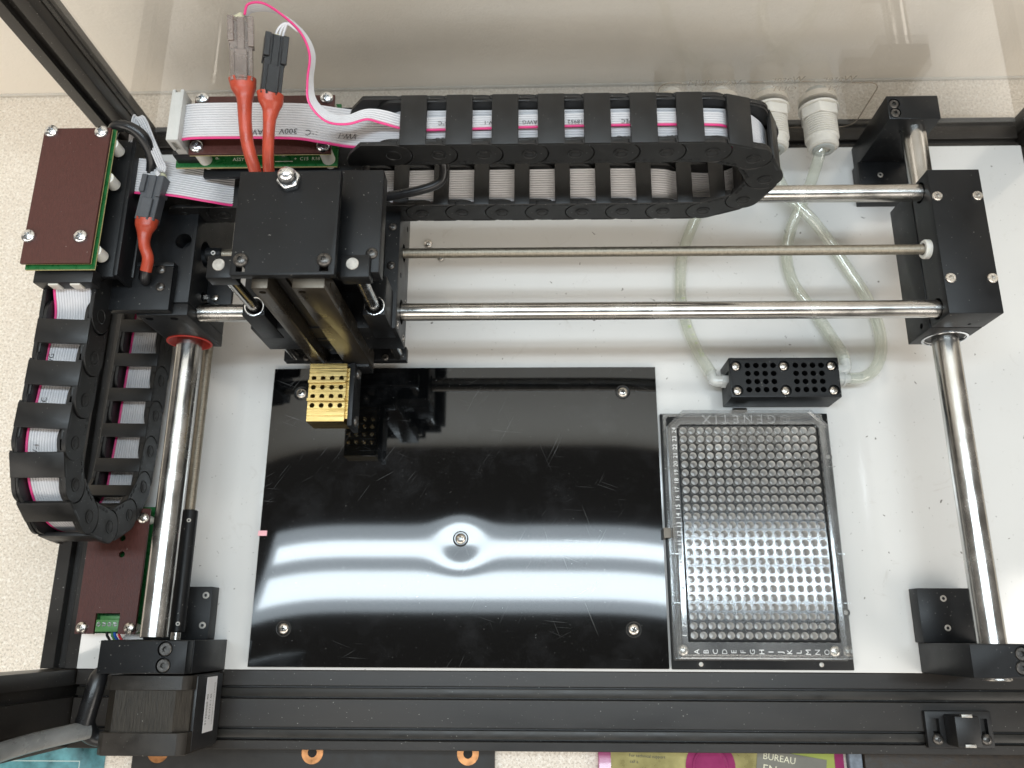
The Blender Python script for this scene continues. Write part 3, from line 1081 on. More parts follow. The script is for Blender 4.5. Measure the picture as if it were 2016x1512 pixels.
# ------------------------------------------------------------ X axis gantry
ZX = 65.6
rod('guide_rod', (-243.4, 151.3, ZX), (117, 151.3, ZX), 4.35, 'thinner steel guide rod crossing the deck in front of the lead screw')
rod('guide_rod', (-243.4, 214.0, ZX), (117, 214.0, ZX), 4.35, 'thinner steel guide rod crossing the deck behind, under the drag chain')
ls = thing('lead_screw', 'fine threaded lead screw between the two horizontal guide rods', 'lead screw', (-60, 182.8, 62))
part(ls, 'threaded_shaft', threaded((-242, 182.8, ZX), (116.5, 182.8, ZX), 2.55, 0.8, 0.09, 12), 'screwsteel', 60)
part(ls, 'coupler', MB().cyl((-243.2, 182.8, ZX), (-235.0, 182.8, ZX), 3.6, 24, ch=0.4), 'anod')
screw(ls, 'set', (-238.6, 182.2, ZX + 3.5), 0.4, (0, -0.2, 1))
part(ls, 'nylon_washer', MB().lathe((113.2, 182.8, ZX), (1, 0, 0), [(0, 3.0), (0, 4.4), (0.6, 4.8), (3.0, 4.8)], 28, False, False), 'nylon')

g = thing('gantry_end_block', 'black two-part end block with four silver screws sliding on the right rod', 'end block', (128.7, 183, 31))
hol = MB().cyl((130.3, 140, ZY), (130.3, 160, ZY), 11.2, 40).cyl((130.3, 140, ZY), (130.3, 230, ZY), 7.3, 30)
hol.cyl((110, 149, 48), (124, 149, 48), 1.5, 16)
part(g, 'lower_block', cut(MB().box(115.8, 141.2, 145.0, 221.4, 31.4, 56.3, 0.4), hol), 'anod')
hol = MB().cyl((108, 151.3, ZX), (118.5, 151.3, ZX), 5.3, 28).cyl((108, 214, ZX), (118.5, 214, ZX), 5.3, 28).cyl((132.5, 140, 61), (132.5, 147, 61), 0.9, 14)
part(g, 'upper_block', cut(MB().box(116.1, 141.4, 145.1, 221.2, 56.6, 75.6, 0.4), hol), 'anod')
part(g, 'bearing_ring', MB().lathe((130.3, 145.6, ZY), (0, -1, 0), [(0, 11.0), (0.9, 11.0), (1.0, 10.6), (1.0, 9.9), (0.2, 9.8)], 40, False, False), 'zinc')
part(g, 'bearing_seal', MB().lathe((130.3, 146.4, ZY), (0, -1, 0), [(0, 9.9), (0.7, 9.7), (0.9, 8.6), (0.2, 7.0), (0.2, 6.4)], 40, False, False), 'dark')
for x, y in ((118.8, 206.2), (138.2, 206.2), (119.0, 162.8), (138.5, 162.6)):
    screw(g, 'buttonss', (x, y, 75.2), 0.82)

g = thing('gantry_end_block', 'black end block with red bearing seal carrying the gantry on the left rod', 'end block', (-256, 183, 33))
hol = MB().cyl((-257.6, 140, ZY), (-257.6, 150, ZY), 11.4, 40).cyl((-263.5, 142, 74.5), (-263.5, 149, 74.5), 1.9, 18).cyl((-251.5, 142, 74.5), (-251.5, 149, 74.5), 1.9, 18)
part(g, 'front_cheek', cut(MB().box(-268.0, -243.4, 145.0, 151.2, 33.2, 79.2, 0.4), hol), 'anod')
hol = MB().cyl((-249.6, 183.8, 70), (-249.6, 183.8, 90), 4.0, 28).cyl((-250, 182.8, ZX), (-238, 182.8, ZX), 6.6, 32).cyl((-250, 161.0, 63), (-240, 161.0, 63), 2.6, 20)
part(g, 'body', cut(MB().box(-268.2, -243.6, 151.45, 222.5, 33.0, 79.3, 0.4), hol), 'anod')
part(g, 'bearing_seal', MB().lathe((-257.6, 145.4, ZY), (0, -1, 0), [(0, 11.3), (0.8, 11.3), (1.0, 10.9), (0.8, 10.2), (0.0, 9.7), (-2, 6.5)], 44, False, False), 'redring')
o = part(g, 'cable_plate', cut(MB().box(-283.0, -250.4, 145.7, 168.0, 79.4, 84.4, 0.35), MB().cyl((-264.2, 162.5, 75), (-264.2, 162.5, 90), 2.5, 20).box(-266.7, -261.7, 162.5, 175, 75, 90, 0)), 'anod')
part(g, 'step_plate', MB().box(-282.0, -250.6, 168.3, 170.5, 79.4, 83.9, 0.2), 'anod')
for x, y in ((-256.0, 166.2), (-255.4, 157.2)):
    screw(g, 'button', (x, y, 84.4), 0.75)
part(g, 'lock_nut', MB().cyl((-243.4, 160.6, 62), (-241.2, 160.6, 62), 2.2, 6), 'zinc')
part(g, 'lug', MB().box(-243.5, -230.5, 156, 176, 57.5, 60, 0.3), 'anod')
screw(g, 'panss', (-238.5, 161.5, 60.0), 0.6)

xm = thing('gantry_motor', 'black square motor under the left circuit board at the gantry end', 'motor', (-290, 183, 44))
part(xm, 'body', MB().prism(oct_poly(-312.0, -271.2, 44.5, 85.9, 3.5), 'y', 162, 200, 0.3), 'motorblack')
part(xm, 'flange', MB().box(-271.2, -268.3, 161.5, 204.5, 44.0, 86.2, 0.4), 'motorblack')

# ------------------------------------------------------------ X carriage with the vertical slide
cg = thing('carriage', 'black carriage on the two horizontal rods with vertical guide rods and square top plate', 'carriage', (-176, 180, 25))
hol = MB().cyl((-160, 182.8, ZX), (-130, 182.8, ZX), 4.6, 28).cyl((-160, 151.3, ZX), (-130, 151.3, ZX), 6.2, 28).cyl((-160, 214, ZX), (-130, 214, ZX), 6.2, 28)
for y, z in ((141.5, 74), (168, 72), (200, 58), (141.0, 56), (160, 55)):
    hol.cyl((-146, y, z), (-140, y, z), 1.5, 16)
part(cg, 'body', cut(MB().box(-212.0, -143.4, 137.6, 221.0, 50.0, 80.0, 0.4), hol), 'anod')
for y, z in ((141.5, 74), (160, 55), (141.0, 56)):
    part(cg, 'hole_rim', MB().lathe((-143.5, y, z), (1, 0, 0), [(0, 1.5), (0.2, 1.6), (0.2, 1.9), (0, 2.0)], 20, False, False), 'stain')
part(cg, 'rear_column', MB().box(-204.0, -150.0, 156.0, 186.0, 80.0, 125.5, 0.4), 'anod')
for x in (-150.2, -204.6):
    hol = MB().cyl((x, 141.5, 60), (x, 141.5, 110), 3.6, 28)
    s = 1 if x > -180 else -1
    o = part(cg, 'bearing_block', cut(MB().box(x - 5.2 - (0 if s > 0 else 0.2), x + 5.0, 137.2, 156.0, 67.4, 98.0, 0.4), hol), 'anod')
    part(o, 'bearing_ring', MB().lathe((x, 141.5, 97.7), (0, 0, 1), [(0, 4.6), (0.6, 4.6), (0.7, 4.4), (0.7, 4.0), (0, 3.9)], 36, False, False), 'zinc')
    part(o, 'bearing_liner', MB().lathe((x, 141.5, 97.0), (0, 0, 1), [(0.8, 3.9), (0.5, 3.2), (-2, 3.0)], 36, False, False), 'dark')
    part(cg, 'slide_rod', MB().cyl((x, 141.3, 27), (x, 141.3, 138.5), 2.55, 24), 'steel')
    o = part(cg, 'rod_cap', MB().box(x - 6.2, x + 5.6, 137.4, 147.2, 131.5, 139.2, 0.4), 'anod')
    part(o, 'rod_end', MB().cyl((x - 1.4, 143.2, 138.6), (x - 1.4, 143.2, 139.4), 2.6, 28, ch=0.15), 'dull')
part(cg, 'lower_bar', MB().box(-211.2, -146.0, 138.6, 146.2, 23.0, 29.0, 0.5), 'anod')
part(cg, 'motor_plate', MB().box(-159.4, -141.4, 140.8, 187.8, 127.0, 136.0, 0.4), 'anod')
screw(cg, 'button', (-144.6, 149.0, 136.0), 0.85)
top = [(-194.0, 141.3), (-160.9, 141.1)]
hol = MB()
for x, y in top:
    hol.box(x - 1.8, x + 1.8, 133.0 + 3.4, y, 140, 150, 0)
part(cg, 'top_plate', cut(MB().box(-198.2, -156.7, 135.0, 180.9, 143.2, 147.0, 0.35), hol), 'anod')
for x, y in top:
    screw(cg, 'button', (x, y, 147.0), 1.0)
part(cg, 'upper_column', MB().box(-196.0, -160.0, 142.0, 178.0, 125.5, 143.2, 0.3), 'anod')
nut = part(cg, 'hex_nut', MB().prism(hexpoly(4.9, 0.3), 'z', 147.0, 150.4, 0.4, Matrix.Translation(V3((-177.3, 176.0, 0)))), 'zinc')
pr = [(0, 3.8), (1.2, 3.75)] + [(1.2 + 3.7 * math.sin(k / 8 * PI / 2), max(0.03, 3.75 * math.cos(k / 8 * PI / 2))) for k in range(1, 9)]
part(nut, 'cap_dome', MB().lathe((-177.3, 176.0, 150.3), (0, 0, 1), pr, 32), 'zinc', 60)
for y in (190.0, 169.5):
    screw(cg, 'button', (-147.0, y, 80.0), 0.7)
# slide bars carrying the head
hol = MB().cyl((-187, 120, 139), (-187, 160, 139), 1.5, 16).cyl((-187, 120, 52), (-187, 160, 52), 1.0, 12)
part(cg, 'slide_bar', cut(MB().box(-190.4, -183.9, 131.0, 139.5, 38.0, 143.1, 0.3), hol), 'anod2')
hol = MB().cyl((-171, 120, 139), (-171, 160, 139), 1.5, 16)
for k in range(9):
    hol.cyl((-168, 136.2, 50 + 10.5 * k), (-155, 136.2, 50 + 10.5 * k), 1.0, 12)
part(cg, 'slide_bar', cut(MB().box(-174.2, -161.2, 131.0, 140.0, 38.0, 143.1, 0.3), hol), 'anod2')
part(cg, 'slide_back', MB().box(-184, -174, 139.8, 142.4, 36.0, 143.0, 0.2), 'anod2')
part(cg, 'cross_rib', MB().box(-183.8, -174.3, 137.0, 139.8, 62.0, 66.0, 0.2), 'anod')
part(cg, 'inner_strip', MB().box(-183.6, -179.5, 138.4, 139.7, 40.0, 142.0, 0.2), 'dark')
for z in (64.0, 49.0):
    screw(cg, 'panss', (-181.4, 138.4, z), 0.42, (0, -1, 0))
for x in (-199.0, -157.0):
    screw(cg, 'button', (x, 140.0, 29.0), 0.6)

# brass pin head
hb = thing('brass_head', 'brass pin head with sixteen holes and two raised ridges hanging under the carriage', 'pin head', (-180.8, 114.5, 37))
hol = MB()
HX = [-187.85 + 4.58 * i for i in range(4)]
HY = [121.7, 117.05, 112.4, 107.75]
for x in HX:
    for y in HY:
        hol.cyl((x, y, 30), (x, y, 60), 1.25, 18)
for k in range(5):
    hol.cyl((-174, 101.5 + 5 * k, 45.5), (-168, 101.5 + 5 * k, 45.5), 0.8, 10)
part(hb, 'body', cut(MB().box(-190.3, -171.5, 99.6, 129.5, 37.0, 52.0, 0.15, 1), hol), 'brass')
for y in (119.7, 110.4):
    part(hb, 'ridge', MB().box(-190.3, -171.6, y - 0.75, y + 0.75, 52.0, 53.7, 0.1, 1), 'brass')
part(hb, 'side_plate', MB().box(-170.0, -167.6, 97.4, 129.6, 36.5, 52.4, 0.25), 'anod')
part(hb, 'spacer', MB().box(-171.5, -170.0, 101.5, 127.5, 41, 50, 0), 'brass')
for y in (125.8, 101.4):
    screw(hb, 'button', (-167.6, y, 45.0), 0.9, (1, 0, 0))
part(hb, 'hanger', MB().box(-176, -162, 129.6, 133.5, 34.0, 46.0, 0.3), 'anod')


# ------------------------------------------------------------ drag chains
CH, CW, CP = 16.0, 24.4, 19.6


def arcp(cx, cy, r, a0, a1, n):
    return [(cx + r * math.cos(math.radians(a0 + (a1 - a0) * k / n)), cy + r * math.sin(math.radians(a0 + (a1 - a0) * k / n))) for k in range(n + 1)]


def link_geo():
    m = MB()
    h = CH / 2
    outer = arcp(0, 0, 8.35, 72, -72, 10) + [(CP, -h)] + arcp(CP, 0, h, -90, 90, 14)[1:]
    inner = [(9.5, h - .5)] + arcp(0, 0, h - .5, 90, 270, 12) + [(9.5, -h + .5)]
    for s in (-1, 1):
        a, b = sorted((s * CW / 2, s * (CW / 2 - 1.9)))
        m.prism(outer, 'y', a, b, 0.25)
        a, b = sorted((s * (CW / 2 - 1.95), s * (CW / 2 - 3.3)))
        m.prism(inner, 'y', a, b)
        y0 = s * (CW / 2 - 0.1)
        y1 = s * (CW / 2 + 0.32)
        m.lathe((CP, y0, 0), (0, s, 0), [(0, 3.3), (0.32, 3.3), (0.42, 3.0), (0.2, 2.8), (0.2, 1.9), (0.38, 1.7), (0.42, 1.4)], 18)
        for k in range(8):
            if k in (2, 5):
                continue
            u = 7.0 + k * 1.05
            m.box(u, u + 0.62, min(y0, s * (CW / 2 + 0.2)), max(y0, s * (CW / 2 + 0.2)), -6.9, -5.7, 0)
        # lug on the edge of the window
        m.box(13.5, 19.5, *sorted((s * (CW / 2 - 1.9), s * (CW / 2 - 3.2))), h - 2.4, h - 0.4, 0.3)
    return m


lm = fin_mesh(link_geo().mesh('link'), 30)
lm.materials.append(MT['chain'])
bm_o = fin_mesh(MB().box(3.6, 15.0, -CW / 2 - 0.08, CW / 2 + 0.08, CH / 2 - 1.7, CH / 2 + 0.22, 0.4).mesh('crossbar'), 30)
bm_o.materials.append(MT['chain'])
bm_i = fin_mesh(MB().box(6.0, 13.4, -CW / 2 + 0.3, CW / 2 - 0.3, -CH / 2 - 0.15, -CH / 2 + 1.5, 0.4).mesh('crossbar'), 30)
bm_i.materials.append(MT['chain'])


def walk(path, step, n, s0=0.0):
    """points of PATH (a dense polyline) with equal chord STEP"""
    out = [path[0]]
    i = 0
    cur = path[0]
    while len(out) < n + 1 and i < len(path) - 1:
        nxt = path[i + 1]
        if (nxt - cur).length >= step:
            lo = path[i] if (path[i] - cur).length < step else cur
            a, b_ = 0.0, 1.0
            for _ in range(30):
                t = (a + b_) / 2
                if ((lo + (nxt - lo) * t) - cur).length < step:
                    a = t
                else:
                    b_ = t
            cur = lo + (nxt - lo) * ((a + b_) / 2)
            out.append(cur)
        else:
            i += 1
    return out


def build_chain(t, pivots, vdir, flip):
    v = V3(vdir)
    for i in range(len(pivots) - 1):
        u = (pivots[i + 1] - pivots[i]).normalized()
        wv = u.cross(v).normalized()
        if flip:
            rot = Matrix((u, -v, -wv)).transposed().to_4x4()
        else:
            rot = Matrix((u, v, wv)).transposed().to_4x4()
        l = place(t, 'link', lm, Matrix.Translation(pivots[i]) @ rot)
        for me in (bm_o, bm_i):
            c = bpy.data.objects.new('crossbar', me)
            C.objects.link(c)
            c.parent = l
    return


def dense(fn, n):
    return [V3(fn(k / n)) for k in range(n + 1)]


def end_piece(t, p, u, v, wv, name='end_bracket'):
    """tapered end plate pair, in the frame of the chain"""
    h = CH / 2
    poly = [(-21, -h), (1, -h)] + arcp(0, 0, h, -80, 80, 12) + [(-6, h), (-13, h), (-19, 0.5), (-21, -4)]
    m = MB()
    for s in (-1, 1):
        a, b_ = sorted((s * (CW / 2 + 0.1), s * (CW / 2 - 1.8)))
        m.prism(poly, 'y', a, b_, 0.25)
        a, b_ = sorted((s * (CW / 2 - 0.1), s * (CW / 2 + 0.45)))
        m.lathe((0, s * (CW / 2 - .1), 0), (0, s, 0), [(0, 3.6), (0.35, 3.6), (0.5, 3.2), (0.1, 2.8)], 18)
    m.box(-20.5, 0, -CW / 2 + 1, CW / 2 - 1, -h, -h + 1.6, 0.3)
    rot = Matrix((V3(u), V3(v), V3(wv))).transposed().to_4x4()
    mm = Matrix.Translation(V3(p)) @ rot
    me = fin_mesh(m.mesh(name), 30)
    me.materials.append(MT['chain'])
    return place(t, name, me, mm)


# the chain along the gantry: top run, loop at the right, low run
YC = 210.5
XL, ZT, ZB = 0.5, 130.0, 78.0
RL = (ZT - ZB) / 2
x0 = -139.0


def path_x():
    P = [V3((x0, YC, ZT)), V3((XL, YC, ZT))]
    P += [V3((XL + RL * math.sin(k / 40 * PI), YC, ZB + RL + RL * math.cos(k / 40 * PI))) for k in range(1, 41)]
    P += [V3((-262, YC, ZB))]
    Q = []
    for a, b_ in zip(P[:-1], P[1:]):
        n = max(1, int((b_ - a).length / 1.0))
        Q += [a + (b_ - a) * (k / n) for k in range(n)]
    Q.append(P[-1])
    return Q


xc = thing('drag_chain', 'long black drag chain looping above the rear guide rod with ribbon cables inside', 'drag chain', (-60, 210, 70), 'cable drag chains')
pv = walk(path_x(), CP, 24)
build_chain(xc, pv, (0, 1, 0), False)
end_piece(xc, pv[0], (1, 0, 0), (0, 1, 0), (0, 0, 1))

# the chain along the left rail
XC = -294.6
ZT2, ZB2 = 86.5, 14.0
R2 = (ZT2 - ZB2) / 2
YL, ys = 85.0, 140.5


def path_y():
    P = [V3((XC + 3.5, ys, ZT2 + 3)), V3((XC + 1, 110, ZT2 + 1)), V3((XC - 2, YL, ZT2))]
    P += [V3((XC - 2 + 1.0 * k / 40, YL - R2 * math.sin(k / 40 * PI), ZB2 + R2 + R2 * math.cos(k / 40 * PI))) for k in range(1, 41)]
    P += [V3((XC + 1.5, 175, ZB2))]
    Q = []
    for a, b_ in zip(P[:-1], P[1:]):
        n = max(1, int((b_ - a).length / 1.0))
        Q += [a + (b_ - a) * (k / n) for k in range(n)]
    Q.append(P[-1])
    return Q


yc_ = thing('drag_chain', 'black drag chain looping down beside the left guide rod', 'drag chain', (XC, 95, 6), 'cable drag chains')
pv2 = walk(path_y(), CP, 15)
build_chain(yc_, pv2, (1, 0, 0), False)
end_piece(yc_, pv2[0], (0, -1, 0), (1, 0, 0), (0, 0, 1))


# ------------------------------------------------------------ ribbon cables
def spline(pts, res):
    n = len(pts)
    P = []
    for i in range(n - 1):
        p0, p1, p2, p3 = pts[max(i - 1, 0)], pts[i], pts[i + 1], pts[min(i + 2, n - 1)]
        for j in range(res):
            t = j / res
            P.append(0.5 * ((2 * p1) + (p2 - p0) * t + (2 * p0 - 5 * p1 + 4 * p2 - p3) * t * t + (3 * p1 - p0 - 3 * p2 + p3) * t ** 3))
    P.append(pts[-1])
    return P


def ribbon_parts(t, ctrl, n, pitch=1.27, pink=-1, res=6, rr=0.52):
    """ctrl: list of (centre, side vector). The conductor at the PINK end (-1 first, 1 last, 0 none) is a part of its own."""
    P = spline([V3(c[0]) for c in ctrl], res)
    S = spline([V3(c[1]).normalized() for c in ctrl], res)
    gm, pm = MB(), MB()
    W = n * pitch
    secs = []
    for i, p in enumerate(P):
        d = (P[min(i + 1, len(P) - 1)] - P[max(i - 1, 0)]).normalized()
        s = (S[i] - d * S[i].dot(d)).normalized()
        nn = d.cross(s).normalized()
        secs.append((p, s, nn))
    lo, hi = (1 if pink == -1 else 0), (n - 1 if pink == 1 else n)

    def prof(a, b_):
        top, bot = [], []
        for k in range(a, b_):
            c = -W / 2 + (k + 0.5) * pitch
            top += [(c - pitch * 0.5, -0.15), (c - pitch * 0.36, 0.16), (c - pitch * 0.15, 0.42), (c + pitch * 0.15, 0.42), (c + pitch * 0.36, 0.16)]
            if k == b_ - 1:
                top.append((c + pitch * 0.5, -0.15))
            if k > a:
                bot.append((c - pitch * 0.5, 0.0))
            bot += [(c - pitch * 0.36, -0.36), (c - pitch * 0.15, -0.60), (c + pitch * 0.15, -0.60), (c + pitch * 0.36, -0.36)]
        return top + bot[::-1]
    for m, a, b_ in ((gm, lo, hi),) + (((pm, 0, 1),) if pink == -1 else ((pm, n - 1, n),) if pink == 1 else ()):
        pr = prof(a, b_)
        k = len(pr)
        for p, s, nn in secs:
            m.V += [p + s * x + nn * y for x, y in pr]
        for i in range(len(secs) - 1):
            for j in range(k):
                j2 = (j + 1) % k
                m.F.append((i * k + j, i * k + j2, (i + 1) * k + j2, (i + 1) * k + j))
        m.F.append(tuple(range(k))[::-1])
        m.F.append(tuple((len(secs) - 1) * k + j for j in range(k)))
    part(t, 'grey_wires', gm, 'ribbon', 50)
    if pink:
        part(t, 'marker_wire', pm, 'pink', 60)
    return secs


Y_ = (0, 1, 0)
rb = thing('ribbon_cable', 'wide grey ribbon cable with pink edge running from the white connector into the long chain', 'ribbon cable', (-200, 224, 112))
ctrl = [((-241, 224.6, 116.5), Y_), ((-232, 224.5, 118.6), Y_), ((-205, 224.4, 118.6), Y_), ((-184, 223.6, 118.6), (0.03, 1, 0)),
        ((-170, 220.0, 120.5), (0.12, 1, 0)), ((-156, 214.8, 125), (0.16, 1, 0)), ((-142, 211.4, 129.5), (0.08, 1, 0)), ((-125, 209.8, 131.8), Y_), ((-60, 209.4, 132), Y_), ((-8, 209.4, 132), Y_)]
for k in range(1, 8):
    a = k / 8 * PI
    ctrl.append(((XL + (RL + 1.5) * math.sin(a), 209.4, ZB + RL + (RL + 1.5) * math.cos(a)), Y_))
ctrl += [((-8, 209.4, 80), Y_), ((-24, 209.4, 83.2), Y_), ((-100, 209.4, 83.4), Y_), ((-200, 209.4, 83.4), Y_), ((-222, 208.8, 84.6), Y_), ((-234, 207.0, 91), (0, 1, -0.1)), ((-250, 208.4, 94.5), (-0.05, 1, -0.1)), ((-266, 210.5, 94.5), (-0.1, 1, 0)), ((-276, 211.5, 93), (-0.15, 1, 0)), ((-290, 212, 86), (-0.15, 1, 0))]
ribbon_parts(rb, ctrl, 15)
lt = MB()
for s, x, y in (('AWG', -205.7, 217.9), ('300V', -189.3, 218.2), ('105\u00b0C', -176.4, 217.4)):
    lt.text(s, 4.0, (x, y, 119.35), (-1, 0, 0), (0, -1, 0), 0.05)
lt.text('VW-1', 4.0, (-161.0, 211.8, 124.6), (-1, 0.25, -0.3), (-0.25, -1, 0), 0.05)
for s, x in (('VEC', -117.5), ('AWG', -38.6), ('300V', -18.5)):
    lt.text(s, 3.4, (x, 204.0, 132.75), (-1, 0, 0), (0, -1, 0), 0.05)
part(rb, 'printed_lettering', lt, 'ink', recalc=False)

nr = thing('ribbon_cable', 'narrow grey ribbon cable with pink edge arching from the two upright connectors', 'ribbon cable', (-180, 235, 130))
ctrl = [((-200.6, 251, 153.5), (-0.2, 0.1, -1)), ((-199, 255.0, 154.5), (-0.2, 0.1, -1)), ((-192.5, 256, 154), (0, 0.2, -1)), ((-184.5, 252.5, 152.5), (0.0, 0.5, -0.8)), ((-176.5, 245.5, 150), (0.05, 0.55, -0.8)), ((-172.6, 236.5, 147.5), (0.08, 0.6, -0.75)),
        ((-173.6, 226.5, 144), (0.1, 0.6, -0.75)), ((-172.6, 218.0, 141), (0.25, 0.75, -0.7)), ((-166, 211.5, 139), (0.3, 1, -0.5)), ((-158, 210.5, 138.4), (0.1, 1, -0.4)), ((-150, 213.6, 137.6), (-0.1, 1, -0.25)), ((-143, 213.5, 135.8), (0.3, 1, 0)), ((-133, 211.6, 134.0), (0.3, 1, 0)), ((-120, 211.2, 133.8), (0.05, 1, 0)), ((-60, 212.3, 133.9), Y_), ((-8, 212.3, 133.9), Y_), ((6, 212.3, 131), Y_), ((18, 212.3, 118), Y_)]
ribbon_parts(nr, ctrl, 6, pitch=1.15)
lt = MB()
for s, x in (('105\u00b0C', -116), ('VW-1', -96.5), ('AWG', -80), ('E18952', -59.8), ('VEC', -38.5)):
    lt.text(s, 2.7, (x, 211.0, 134.7), (-1, 0, 0), (0, -1, 0), 0.05)
part(nr, 'printed_lettering', lt, 'ink', recalc=False)

yr = thing('ribbon_cable', 'grey ribbon cable with pink edge threading the chain beside the left rail', 'ribbon cable', (-293, 120, 10))
X_ = (1, 0, 0)
ctrl = [((-291.0, 158, 97.5), X_), ((-291.0, 151, 95.5), X_), ((-291.2, 140, 91.0), X_), ((-293, 126, 89.0), X_), ((-295, 100, 88.0), X_), ((-296.6, YL, 88.0), X_)]
for k in range(1, 8):
    a = k / 8 * PI
    ctrl.append(((-296.6 + 0.2 * k, YL - (R2 - 1 + 3 * math.sin(a)) * math.sin(a), ZB2 + R2 + (R2 + 1) * math.cos(a)), X_))
ctrl += [((-295, YL, 14.5), X_), ((-294, 110, 14.5), X_), ((-293, 172, 14.5), X_)]
ribbon_parts(yr, ctrl, 14)
lt = MB()
for s, y in (('AWG', 118.6), ('105\u00b0C', 97.5), ('VW-1', 76.5)):
    lt.text(s, 3.4, (-299.2, y, 89.2), (0, 1, 0), (-1, 0, 0), 0.05)
part(yr, 'printed_lettering', lt, 'ink', recalc=False)

fw = thing('ribbon_cable', 'narrow four-wire grey ribbon folded at the left corner post above the grey connector', 'ribbon cable', (-265, 222, 90))
ribbon_parts(fw, [((-278, 203, 84), (1, -0.5, 0)), ((-276.5, 212, 88), (1, -0.3, 0)), ((-273, 226, 96), (1, -0.25, 0)), ((-270.3, 236.5, 101.0), (1, -0.1, -0.1)), ((-268.6, 238.2, 102.0), (1, 0.2, -0.2)), ((-266, 235.5, 102.0), (1, 0.45, 0)), ((-261, 225, 101.5), (1, 0.5, 0)), ((-255.8, 214.5, 100.8), (1, 0.5, 0)), ((-254.6, 211, 100.2), (0.8, 0.6, 0.2)), ((-257.2, 208.4, 99.4), (0.5, 0.9, 0))], 4, pitch=1.05, pink=0)
fw2 = thing('ribbon_cable', 'short grey ribbon with pink edge curling under the grey connector', 'ribbon cable', (-270, 202, 80))
ribbon_parts(fw2, [((-279, 206, 82), (0, 1, 0.3)), ((-273, 200.5, 82), (0, 1, 0.4)), ((-267, 200.5, 84), (-0.1, 1, 0.4)), ((-260, 203, 88), (-0.2, 1, 0.4))], 4)

# ------------------------------------------------------------ circuit boards
def cover_screws(t, pts, z, kind='pan', s=1.05):
    for x, y in pts:
        screw(t, kind, (x, y, z), s)


bd = thing('circuit_board', 'circuit board under a brown cover sheet with four screws at the gantry left end', 'circuit board', (-292, 192, 92))
part(bd, 'cover_sheet', MB().box(-307.7, -276.2, 157.9, 227.0, 109.0, 110.5, 0.12, 1), 'cover')
part(bd, 'cover_edge', MB().box(-307.6, -276.12, 158.0, 226.9, 108.7, 109.1, 0), 'pcbedge')
part(bd, 'board', MB().box(-306.8, -275.2, 156.2, 228.0, 106.2, 107.6, 0.1, 1), 'pcb')
part(bd, 'board_edge', MB().box(-306.7, -275.05, 156.0, 227.8, 106.7, 107.1, 0), 'pcbedge')
cover_screws(bd, [(-304.0, 225.0), (-280.2, 224.4), (-305.6, 171.0), (-281.8, 170.6)], 110.5)
for x, y in ((-277.0, 221), (-276.6, 203), (-277.0, 166)):
    part(bd, 'standoff', MB().cyl((x, y, 99.5), (x, y, 106.2), 2.9, 20), 'nylon')
part(bd, 'tray', MB().box(-306, -271.6, 157.0, 229, 94.0, 97.4, 0.3), 'anod')
part(bd, 'tray_wall', MB().box(-271.5, -269.2, 157.0, 229, 79.5, 99.0, 0.3), 'anod')
part(bd, 'ribbon_socket', MB().box(-304, -277, 151.0, 157.8, 97.2, 104.8, 0.4), 'dark')
for x in (-297.5, -287.5):
    part(bd, 'socket_key', MB().box(x, x + 4.5, 150.2, 151.2, 98.5, 103.8, 0.2), 'ivory')

bd = thing('circuit_board', 'circuit board under a brown cover sheet behind the carriage, crossed by the wide ribbon', 'circuit board', (-207, 227, 92))
part(bd, 'cover_sheet', MB().box(-237.3, -171.4, 211.4, 242.2, 110.6, 112.1, 0.12, 1), 'cover')
part(bd, 'cover_edge', MB().box(-237.2, -171.5, 211.3, 242.1, 110.3, 110.7, 0), 'pcbedge')
part(bd, 'board', MB().box(-247.8, -170.9, 211.3, 245.0, 99.6, 101.2, 0.1, 1), 'pcb')
part(bd, 'board_edge', MB().box(-247.7, -171.0, 211.15, 244.9, 99.8, 100.6, 0), 'pcbedge')
cover_screws(bd, [(-233.7, 240.7), (-175.0, 240.2), (-233.6, 215.0), (-175.0, 214.6)], 112.1)
for x, y in ((-233.6, 215.0), (-175.0, 214.6), (-233.7, 240.7), (-175.0, 240.2)):
    part(bd, 'standoff', MB().cyl((x, y, 101.2), (x, y, 110.4), 3.1, 20), 'nylon')
    part(bd, 'washer', MB().cyl((x, y, 97.0), (x, y, 99.6), 2.6, 18), 'nylon')
lt = MB()
lt.text('ASSY REV', 2.5, (-215.5, 215.0, 101.25), (1, 0, 0), (0, 1, 0), 0.03)
lt.text('+  C15  R18', 2.5, (-185.4, 215.0, 101.25), (1, 0, 0), (0, 1, 0), 0.03)
lt.text('P', 2.6, (-228.0, 215.8, 101.25), (0, 1, 0), (-1, 0, 0), 0.03)
lt.box(-200.5, -192.0, 213.6, 213.9, 101.25, 101.3, 0)
part(bd, 'silkscreen_lettering', lt, 'silk', recalc=False)
part(bd, 'capacitor', MB().cyl((-196.3, 218.2, 101.2), (-196.3, 218.2, 105.5), 3.0, 24, ch=0.5), 'zinc')
for x in (-186, -183.5, -181, -178.8):
    part(bd, 'solder_pad', MB().lathe((x, 217.6, 101.2), (0, 0, 1), [(0, 0.6), (0.4, 0.4), (0.6, 0.1)], 10), 'zinc')
part(bd, 'tray', MB().box(-236.0, -160.0, 208.4, 246.0, 94.5, 97.0, 0.4), 'anod')
part(bd, 'ribbon_header', MB().box(-246.5, -236.0, 213.2, 238.6, 101.2, 108.5, 0.4), 'dark')
sk = thing('ribbon_connector', 'pale grey ribbon plug upright at the left end of the rear circuit board', 'connector', (-241, 226, 108.6))
